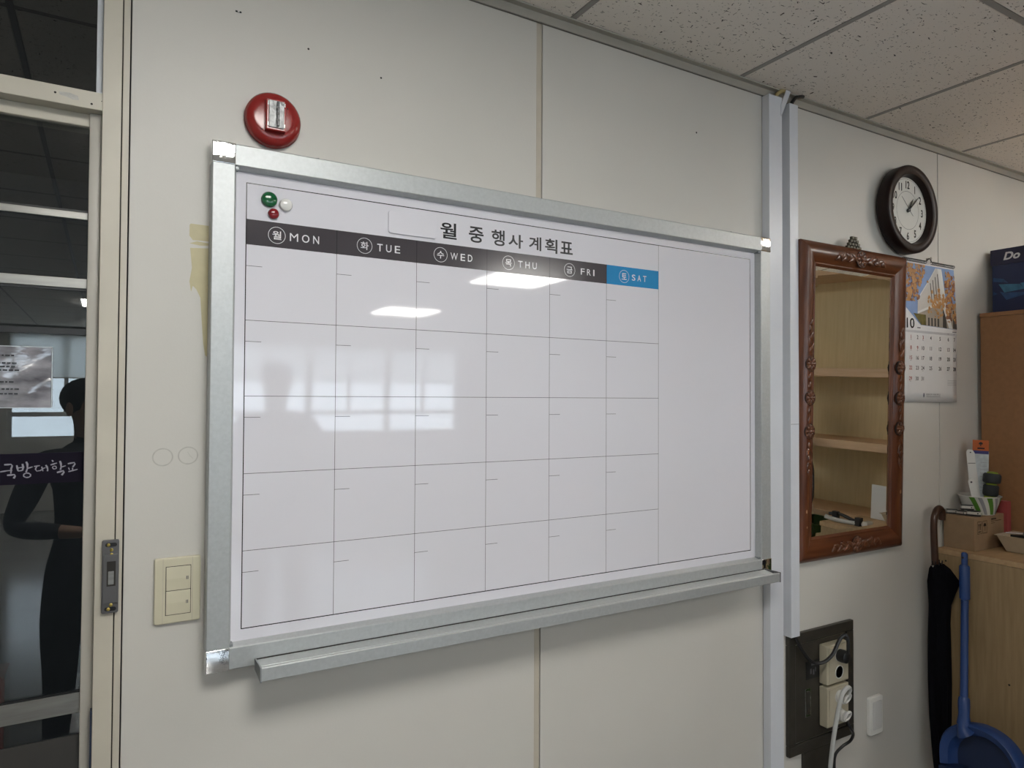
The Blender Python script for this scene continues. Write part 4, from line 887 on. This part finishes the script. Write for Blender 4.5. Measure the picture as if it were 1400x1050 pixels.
# little silver gadgets on the box
def gadget(x, y, z, rz, label, tilt=0.0, s=1.0):
    o = thing('padlock_gadget', label, 'gadget', (x, y, z), (tilt, 0, rz), group='silver gadgets on the cardboard box')
    MB().prism(rrect(-0.017*s, 0.017*s, -0.010*s, 0.010*s, 0.004*s), 'z', 0.0, 0.005*s).build('lower_shell', M_BLACK, o, bevel=0.0008, local=True)
    MB().prism(rrect(-0.0175*s, 0.0175*s, -0.0105*s, 0.0105*s, 0.0045*s), 'z', 0.005*s, 0.0125*s).build('silver_band', mat('satin_nickel', (0.52, 0.50, 0.46), 0.35, metal=0.35, var=0.08), o, bevel=0.001, local=True)
    MB().prism(rrect(-0.016*s, 0.016*s, -0.009*s, 0.009*s, 0.004*s), 'z', 0.0125*s, 0.015*s).build('dark_top', M_BLACK, o, bevel=0.0006, local=True)
    MB().sphere((0.010*s, -0.0105*s, 0.0085*s), 0.002*s, n=8, m=6).build('button', M_BLACK, o, local=True)
GA = math.radians(-62)
gadget(2.6960, -0.0900, BZT+0.0006, GA-0.1, 'silver gadget at the front corner of the cardboard box', s=1.25)
gadget(2.6820, -0.0220, BZT+0.0006, GA+0.2, 'silver gadget at the far end of the row nearest the wall', s=1.05)
gadget(2.6850, -0.0560, BZT+0.0006, GA-0.5, 'silver gadget lying askew between two others on the cardboard box', s=0.95)
gadget(2.6900, -0.0700, BZT+0.0200, GA+0.1, 'silver gadget stacked on top of the others', s=1.2)
# coral carton behind the box
tag(MB().box(2.8625, 2.8905, -0.122, -0.050, CT+0.0003, 1.178).build('coral_carton', M_CORAL, bevel=0.001), 'coral red narrow carton between the cardboard box and the tall cabinet', 'carton')
# pulp tray with pens
pt = thing('pulp_tray', 'beige paper pulp food tray with pens on the low cabinet', 'tray', (2.78, -0.21, CT))
tx0, tx1, ty0, ty1 = 2.7450, 2.8700, -0.3150, -0.1400
tv = []; 
for (x0, x1, y0, y1, z) in ((tx0+0.020, tx1-0.020, ty0+0.022, ty1-0.022, CT+0.0008), (tx0, tx1, ty0, ty1, CT+0.0560), (tx0-0.006, tx1+0.006, ty0-0.006, ty1+0.006, CT+0.0565), (tx0-0.006, tx1+0.006, ty0-0.006, ty1+0.006, CT+0.0585), (tx0+0.003, tx1-0.003, ty0+0.003, ty1-0.003, CT+0.0580), (tx0+0.022, tx1-0.022, ty0+0.024, ty1-0.024, CT+0.0035)):
    tv += [(x0, y0, z), (x1, y0, z), (x1, y1, z), (x0, y1, z)]
tf = [(3, 2, 1, 0), (20, 21, 22, 23)]
for k in range(5):
    for i in range(4): j = (i+1) % 4; tf.append((4*k+i, 4*k+j, 4*k+4+j, 4*k+4+i))
MB().add(tv, tf).build('tray_body', M_KRAFT, pt, bevel=0.002, smooth=True)
pn = thing('pen', 'silver pen lying across the pulp tray', 'pen', (2.77, -0.155, CT+0.06), (0, 0, 0))
MB().tube([(2.772, -0.158, CT+0.0640), (2.788, -0.205, CT+0.0665)], 0.0045, 12).build('barrel', M_CHROME, pn, smooth=True)
MB().tube([(2.788, -0.205, CT+0.0665), (2.792, -0.217, CT+0.0670)], 0.0062, 12).build('cap', M_GREYPL, pn, smooth=True)
mk_ = thing('marker_pen', 'black marker lying inside the pulp tray behind the silver pen', 'pen', (2.79, -0.18, CT+0.02))
MB().tube([(2.815, -0.155, CT+0.050), (2.820, -0.262, CT+0.054)], 0.006, 12).build('barrel', M_BLACK, mk_, smooth=True)
MB().tube([(2.820, -0.262, CT+0.054), (2.821, -0.280, CT+0.0545)], 0.0068, 12).build('cap', M_GREYPL, mk_, smooth=True)

# umbrella leaning in the corner
ub = thing('umbrella', 'folded black umbrella with a brown crook handle leaning by the low cabinet', 'umbrella', (2.545, -0.05, 0))
hp = spline([(2.600, -0.030, 1.120), (2.596, -0.032, 1.150), (2.575, -0.034, 1.163), (2.548, -0.036, 1.150), (2.535, -0.037, 1.115), (2.534, -0.038, 1.050), (2.536, -0.040, 0.965)], 6)
MB().tube(hp, 0.0115, 12).build('crook_handle', mat('brown_handle_wood', (0.05, 0.020, 0.010), 0.3, var=0.2, scale=20), ub, smooth=True)
MB().tube([(2.536, -0.040, 0.968), (2.537, -0.041, 0.950)], 0.0135, 12).build('handle_collar', M_CHROME, ub, smooth=True)
um = MB(); N = 16; vs = []; fs = []
prof = [(0.972, 0.018), (0.955, 0.028), (0.910, 0.036), (0.830, 0.035), (0.700, 0.038), (0.560, 0.037), (0.430, 0.033), (0.300, 0.026), (0.180, 0.016), (0.100, 0.007)]
for k, (z, r) in enumerate(prof):
    for i in range(N):
        a = 2*math.pi*i/N; q = r*(1+0.16*math.cos(8*a+k*0.5)) 
        if 1 <= k <= 3 and i in (13, 14, 15): q *= (1.35, 1.95, 1.25)[k-1] if i == 14 else 1.1
        vs.append((2.543+0.006*(0.97-z)+q*math.cos(a), -0.046-0.004*(0.97-z)+q*0.85*math.sin(a), z))
for k in range(len(prof)-1):
    for i in range(N): j = (i+1) % N; fs.append((k*N+i, k*N+j, (k+1)*N+j, (k+1)*N+i))
um.add(vs, fs).build('folded_canopy', M_CLOTH, ub, smooth=True)
MB().tube([(2.543, -0.0585, 0.11), (2.5435, -0.059, 0.004)], [0.005, 0.0035], 8).build('ferrule', M_STEEL, ub)
for i in range(8):
    a = 2*math.pi*i/8+0.2; MB().tube([(2.538+0.016*math.cos(a), -0.046+0.013*math.sin(a), 0.970), (2.538+0.019*math.cos(a), -0.046+0.016*math.sin(a), 0.984)], 0.0022, 6).build('rib_tip', M_BLACK, ub)

# long-handled dustpan hung on the cabinet side (local: x across, z up, y out of the cabinet side)
dp = thing('dustpan', 'blue plastic long handled dustpan leaning on the oak cabinet side', 'dustpan', (2.580, -0.115, 0.0), (0, 0, math.radians(-90)))
def DP(name, mb, m, **k): return mb.build(name, m, dp, local=True, **k)
DP('hanging_tip', MB().lathe([(0.0085, 0.985), (0.0115, 0.975), (0.0125, 0.970)], n=16).lathe([(0.0100, 0.985), (0.0100, 1.016), (0.006, 1.022)], n=16), M_BLUEPL, smooth=True)
DP('grip', MB().lathe([(0.0125, 0.858), (0.0165, 0.862), (0.0165, 0.972), (0.0130, 0.977)], (0, 0, 0), 'z', 20), M_BLUEPL, smooth=True)
DP('hanging_hole', MB().lathe([(0.0036, -0.0105), (0.0036, -0.0085)], (0, 0, 1.004), 'y', 10), M_GAP)
HB = Vector((0.034, -0.078, 0.545)); HT = Vector((0, 0, 0.86)); HD = (HB-HT).normalized()
DP('handle_tube', MB().tube([HT, HB], 0.0118, 16), M_BLUEPL, smooth=True)
DP('socket', MB().tube([HB-HD*0.006, HB, HB+HD*0.02, HB+HD*0.05, HB+HD*0.08], [0.0150, 0.0170, 0.0178, 0.0165, 0.0210], 16), M_BLUEPL, smooth=True)
# pan: a scoop with an arched rim, its open side turned into the room
YW, RL = math.radians(-10), math.radians(10); A_, B_ = 0.140, 0.150
def PN(x, y, z):
    x, z = x*math.cos(RL)-z*math.sin(RL), x*math.sin(RL)+z*math.cos(RL)
    y += 0.10*z
    return (x*math.cos(YW)-y*math.sin(YW)+0.104, x*math.sin(YW)+y*math.cos(YW)-0.102, z+0.335)
NA = 32
def arch(sc, y, dz=0.0):
    return [PN(A_*sc*math.cos(math.pi*i/NA), y, dz+B_*sc*math.sin(math.pi*i/NA)**0.72) for i in range(NA+1)]
secs = [arch(0.90, 0.030), arch(0.985, 0.022), arch(1.0, 0.0), arch(0.99, -0.020), arch(0.95, -0.026), arch(0.80, -0.014), arch(0.765, 0.010), arch(0.70, 0.018)]
pm = MB(); vs = [p for q in secs for p in q]; fs = []
for k in range(len(secs)-1):
    for i in range(NA): a = k*(NA+1)+i; fs.append((a, a+1, a+NA+2, a+NA+1))
DP('scoop_rim', pm.add(vs, fs), M_BLUEPL, smooth=True)
M_SCF = mat('shaded_blue_scoop', (0.012, 0.026, 0.080), 0.45)  # same blue plastic darkened, the scoop's inner shade put into the colour
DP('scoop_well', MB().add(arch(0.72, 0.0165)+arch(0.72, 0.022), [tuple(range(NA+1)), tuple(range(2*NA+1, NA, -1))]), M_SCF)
fl = MB(); P = [PN(-A_*0.90, 0.030, 0), PN(A_*0.90, 0.030, 0), PN(A_, 0, 0), PN(A_*0.97, -0.030, -0.006), PN(-A_*0.97, -0.030, -0.006), PN(-A_, 0, 0)]
fl.add(P+[(p[0], p[1], p[2]-0.010) for p in P], [(0, 1, 2, 3, 4, 5), (11, 10, 9, 8, 7, 6)]+[(i, i+6, (i+1) % 6+6, (i+1) % 6) for i in range(6)])
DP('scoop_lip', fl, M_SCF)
N0 = HB+HD*0.078
DP('neck', MB().tube([N0-HD*0.004, N0+HD*0.008, N0+HD*0.018+Vector((0.003, 0.002, 0)), N0+HD*0.026+Vector((0.006, 0.006, 0))], [0.0200, 0.0235, 0.0300, 0.0380], 18, flat=0.8), M_BLUEPL, smooth=True)

# ================================================================== ROOM BEHIND (seen in mirror, board and glass)
bc = thing('bookcase', 'open light oak bookcase reflected in the carved mirror', 'bookcase', (2.935, -0.36, 0), (0, 0, math.radians(-6)))
def BC(name, mb, m, **k): return mb.build(name, m, bc, local=True, **k)
BC('back_panel', MB().box(0.28, 0.295, -1.30, 0.0, 0.0, 2.15), M_OAKP)
for y0, y1 in ((-0.022, 0.0), (-1.30, -1.278)): BC('side_panel', MB().box(0.0, 0.28, y0, y1, 0.0, 2.15), M_SHELF, bevel=0.001)
for z in (0.10, 0.55, 1.00, 1.335, 1.667, 2.140): BC('shelf', MB().box(0.0 if z > 1.9 else 0.012, 0.28, -1.278, -0.022, z-0.038, z), M_SHELF, bevel=0.0015)
# small things on the end of the low cabinet
cb = thing('cable_bundle', 'white and black coiled cable bundle on the end of the low cabinet', 'cable', (2.70, -0.42, CT))
MB().tube(spline([(2.64, -0.495, CT+0.020), (2.65, -0.46, CT+0.012), (2.66, -0.42, CT+0.010), (2.67, -0.37, CT+0.010), (2.69, -0.345, CT+0.012)]), 0.009, 10).build('white_cable', M_WCORD, cb, smooth=True)
MB().tube(spline([(2.66, -0.49, CT+0.03), (2.67, -0.45, CT+0.035), (2.68, -0.39, CT+0.018), (2.70, -0.36, CT+0.012)]), 0.007, 10).build('black_cable', M_BLACK, cb, smooth=True)
MB().box(2.655, 2.675, -0.475, -0.450, CT+0.001, CT+0.045).build('black_connector', M_BLACK, cb, bevel=0.003)
MB().box(2.66, 2.685, -0.375, -0.352, CT+0.001, CT+0.036).build('black_connector', M_BLACK, cb, bevel=0.003)
MB().box(2.66, 2.70, -0.342, -0.318, CT+0.001, CT+0.026).build('white_connector', M_WHITEPL, cb, bevel=0.004)
tag(MB().box(2.875, 2.8765, -0.44, -0.30, CT+0.002, CT+0.15).build('paper_sheet', M_PAPER), 'white paper sheet propped at the back of the low cabinet', 'paper')
gb_ = thing('waste_bin', 'dark green plastic bin beside the end of the low cabinet', 'bin', (2.70, -0.66, 0))
MB().lathe([(0.11, 0.0), (0.135, 0.98), (0.140, 0.985), (0.130, 0.985), (0.105, 0.01)], (2.72, -0.665, 0), 'z', 28).build('bin_wall', mat('dark_green_bin', (0.03, 0.06, 0.015), 0.4), gb_, smooth=True)

# ceiling light panels
M_LIGHT = mat('light_diffuser', (0.8, 0.8, 0.8), 0.5, emit=((1.0, 0.97, 0.92), LAMP))
M_LIGHT2 = mat('dimmed_light_diffuser', (0.8, 0.8, 0.8), 0.5, emit=((1.0, 0.97, 0.92), LAMP*0.80))  # two nearest panels set dimmer to balance the wall brightness
for k, (x, y) in enumerate(LAMPS):
    place = ('above the glass door', 'above the bookcase', 'second out from the bookcase', 'third out from the bookcase', 'third out from the glass door', 'nearest the windows')[k]
    l = thing('ceiling_light', 'square white ceiling light panel, ' + place, 'ceiling light', (x, y, CEIL-0.012), group='ceiling light panels')
    fr_ = MB()
    for x0, x1, y0, y1 in ((-0.30, 0.30, -0.30, -0.285), (-0.30, 0.30, 0.285, 0.30), (-0.30, -0.285, -0.285, 0.285), (0.285, 0.30, -0.285, 0.285)): fr_.box(x+x0, x+x1, y+y0, y+y1, CEIL-0.008, CEIL-0.001)
    fr_.build('light_frame', M_WFRAME, l)
    MB().box(x-0.285, x+0.285, y-0.285, y+0.285, CEIL-0.020, CEIL-0.002).build('diffuser', M_LIGHT2 if k < 2 else M_LIGHT, l, bevel=0.006)

# people whose reflections show in the glass and the board
M_SKIN = mat('skin', (0.42, 0.26, 0.18), 0.5)
M_HAIR = mat('black_hair', (0.008, 0.007, 0.007), 0.5)
M_NAVYC = mat('dark_clothes', (0.014, 0.015, 0.020), 0.8, var=0.15, scale=30)
M_GREYC = mat('grey_clothes', (0.10, 0.10, 0.105), 0.8, var=0.1, scale=30)
def person(label, loc, rz, H, lel, lha, rel, rha, top, head_turn=0.0):
    """faces local +y; lel/lha: left elbow and hand, rel/rha: right, given for a 1.70 m figure"""
    k = H/1.70
    V = []; R = []; E = []
    def v(p, r, par=None):
        V.append(Vector(p)*k); R.append((r[0]*k, r[1]*k) if isinstance(r, tuple) else (r*k, r*k)); i = len(V)-1
        if par is not None: E.append((par, i))
        return i
    pel = v((0, 0, 0.92), (0.155, 0.115))
    wst = v((0, 0, 1.06), (0.135, 0.10), pel); chs = v((0, 0.01, 1.24), (0.160, 0.115), wst); shl = v((0, 0, 1.38), (0.130, 0.085), chs)
    nk = v((0, 0.005, 1.45), 0.056, shl); nk2 = v((0, 0.015, 1.50), 0.055, nk)
    h1 = v((0, 0.030, 1.545), (0.062, 0.078), nk2); h2 = v((0, 0.020, 1.60), (0.074, 0.094), h1); h3 = v((0, 0.010, 1.65), (0.070, 0.088), h2); h4 = v((0, 0.005, 1.685), (0.040, 0.05), h3)
    for s, el, ha in ((-1, lel, lha), (1, rel, rha)):
        sh_ = v((s*0.185, 0, 1.375), 0.062, shl)
        e_ = v(el, 0.044, sh_); el2 = Vector(el); hv = Vector(ha); d = (hv-el2).normalized()
        w_ = v(hv-d*0.09, 0.030, e_); pm_ = v(hv-d*0.035, (0.038, 0.024), w_)
        side = d.cross(Vector((0, 0, 1))); side = side.normalized() if side.length > 0.1 else Vector((1, 0, 0)); nrm = side.cross(d).normalized()
        for q, (o_, L) in enumerate(((-0.028, 0.060), (-0.010, 0.075), (0.010, 0.070), (0.027, 0.055))):
            a = v(hv+side*o_+d*0.01, 0.0095, pm_); b = v(hv+side*o_*1.1+d*(0.01+L*0.5)+nrm*0.006, 0.0085, a); v(hv+side*o_*1.1+d*(0.01+L*0.85)+nrm*0.022, 0.0075, b)
        a = v(hv-d*0.03-side*0.045+nrm*0.01, 0.010, pm_); v(hv+d*0.005-side*0.060+nrm*0.02, 0.0085, a)
        hp_ = v((s*0.095, 0, 0.86), (0.090, 0.095), pel); kn = v((s*0.105, 0.015, 0.48), 0.062, hp_); an = v((s*0.110, -0.01, 0.09), 0.042, kn)
        hl = v((s*0.112, -0.03, 0.045), 0.040, an); v((s*0.125, 0.15, 0.035), (0.042, 0.030), an)
    me = bpy.data.meshes.new('person_body'); me.from_pydata(V, E, [])
    ob = bpy.data.objects.new('person_body', me); COL.objects.link(ob)
    md = ob.modifiers.new('skin', 'SKIN'); md.use_smooth_shade = True; md.branch_smoothing = 0.6
    for i, d in enumerate(me.skin_vertices[0].data): d.radius = R[i]; d.use_root = (i == 0)
    ob.modifiers.new('sub', 'SUBSURF').levels = 2
    dg = bpy.context.evaluated_depsgraph_get(); m2 = bpy.data.meshes.new_from_object(ob.evaluated_get(dg))
    bpy.data.objects.remove(ob)
    zmin = min(p.co.z for p in m2.vertices)
    for p in m2.vertices: p.co.z -= zmin
    for mm in (top, M_SKIN, M_NAVYC): m2.materials.append(mm)
    hands = [Vector(lha)*k, Vector(rha)*k]
    for f in m2.polygons:
        c = f.center
        if c.z > 1.455*k or any((c-h).length < (0.092 if abs(c.x) < abs(h.x)-0.05*k else 0.115)*k for h in hands): f.material_index = 1
        elif c.z < 0.92*k: f.material_index = 2
        else: f.material_index = 0
        f.use_smooth = True
    root = thing('person', label, 'person', loc, (0, 0, rz))
    b = bpy.data.objects.new('body', m2); COL.objects.link(b); b.parent = root
    hz = 1.60*k-zmin
    hr = MB().sphere((0, -0.004*k, hz+0.035*k), 0.098*k, (0.90, 1.10, 0.88), 20, 12)
    hr.v = [(p[0], p[1], p[2] if p[1] < 0.055*k else max(p[2], hz+0.045*k)) for p in hr.v]
    hr.build('hair', M_HAIR, root, smooth=True, local=True)
    for s in (-1, 1):
        MB().sphere((s*0.030*k, 0.100*k, hz+0.004*k), 0.010*k, n=10, m=6).build('eye', M_HAIR, root, smooth=True, local=True)
        MB().sphere((s*0.080*k, 0.010*k, hz-0.010*k), 0.028*k, (0.35, 0.7, 1.1), 10, 8).build('ear', M_SKIN, root, smooth=True, local=True)
    MB().sphere((0, 0.118*k, hz-0.020*k), 0.018*k, (0.8, 0.9, 1.4), 10, 8).build('nose', M_SKIN, root, smooth=True, local=True)
    MB().sphere((0, 0.104*k, hz-0.055*k), 0.016*k, (1.4, 0.5, 0.4), 10, 6).build('mouth', mat('lips', (0.30, 0.12, 0.10), 0.5), root, smooth=True, local=True)
    return root
person('person in dark clothes reflected in the glass door', (-0.075, -1.80, 0), math.radians(-38), 1.62, (-0.270, -0.05, 1.12), (-0.11, 0.20, 1.10), (0.265, 0.05, 1.10), (0.10, 0.30, 1.36), M_NAVYC)
person('person standing with an arm bent, reflected left in the whiteboard', (0.86, -2.85, 0), math.radians(-10), 1.76, (-0.28, -0.02, 1.10), (-0.24, 0.05, 0.85), (0.36, -0.03, 1.12), (0.16, 0.14, 1.00), M_NAVYC)
person('person in grey facing sideways, reflected right in the whiteboard', (2.45, -0.93, 0), math.radians(48), 1.78, (-0.26, 0.02, 1.10), (-0.20, 0.18, 0.95), (0.26, 0.02, 1.10), (0.22, 0.14, 0.90), M_GREYC)
# a work desk by the windows
for k, (x, y) in enumerate(((3.4, -7.9), (5.0, -7.9))):
    dk = thing('office_desk', ('white topped office desk by the windows, bookcase side', 'white topped office desk by the windows, far corner')[k], 'desk', (x, y, 0))
    MB().box(x-0.7, x+0.7, y-0.35, y+0.35, 0.70, 0.73).build('desktop', M_WHITEPL, dk, bevel=0.004)
    for sx in (-0.66, 0.62):
        for sy_ in (-0.32, 0.28): MB().box(x+sx, x+sx+0.04, y+sy_, y+sy_+0.04, 0, 0.70).build('leg', M_GREYPL, dk)
    MB().box(x-0.66, x+0.66, y+0.30, y+0.315, 0.35, 0.70).build('modesty_panel', M_GREYC, dk)

pt_ = thing('office_partition', 'low lilac grey office partition added across the room to block window light', 'partition', (3.0, -3.05, 0))  # guessed from a faint reflection, added to block low window light
for k in range(2):
    a = 1.90+k*1.4
    MB().box(a+0.02, a+1.38, -3.075, -3.035, 0.06, 1.28).build('fabric_panel', mat('lilac_grey_fabric', (0.30, 0.30, 0.34), 0.9, var=0.06, scale=80), pt_, bevel=0.003)
    MB().box(a, a+1.40, -3.085, -3.025, 1.28, 1.31).build('top_rail', M_GREYPL, pt_, bevel=0.003)
    MB().box(a+0.05, a+0.11, -3.25, -2.86, 0.0, 0.03).build('foot', M_GREYPL, pt_, bevel=0.003)
    MB().box(a+0.05, a+0.09, -3.075, -3.035, 0.03, 0.06).build('post', M_GREYPL, pt_)
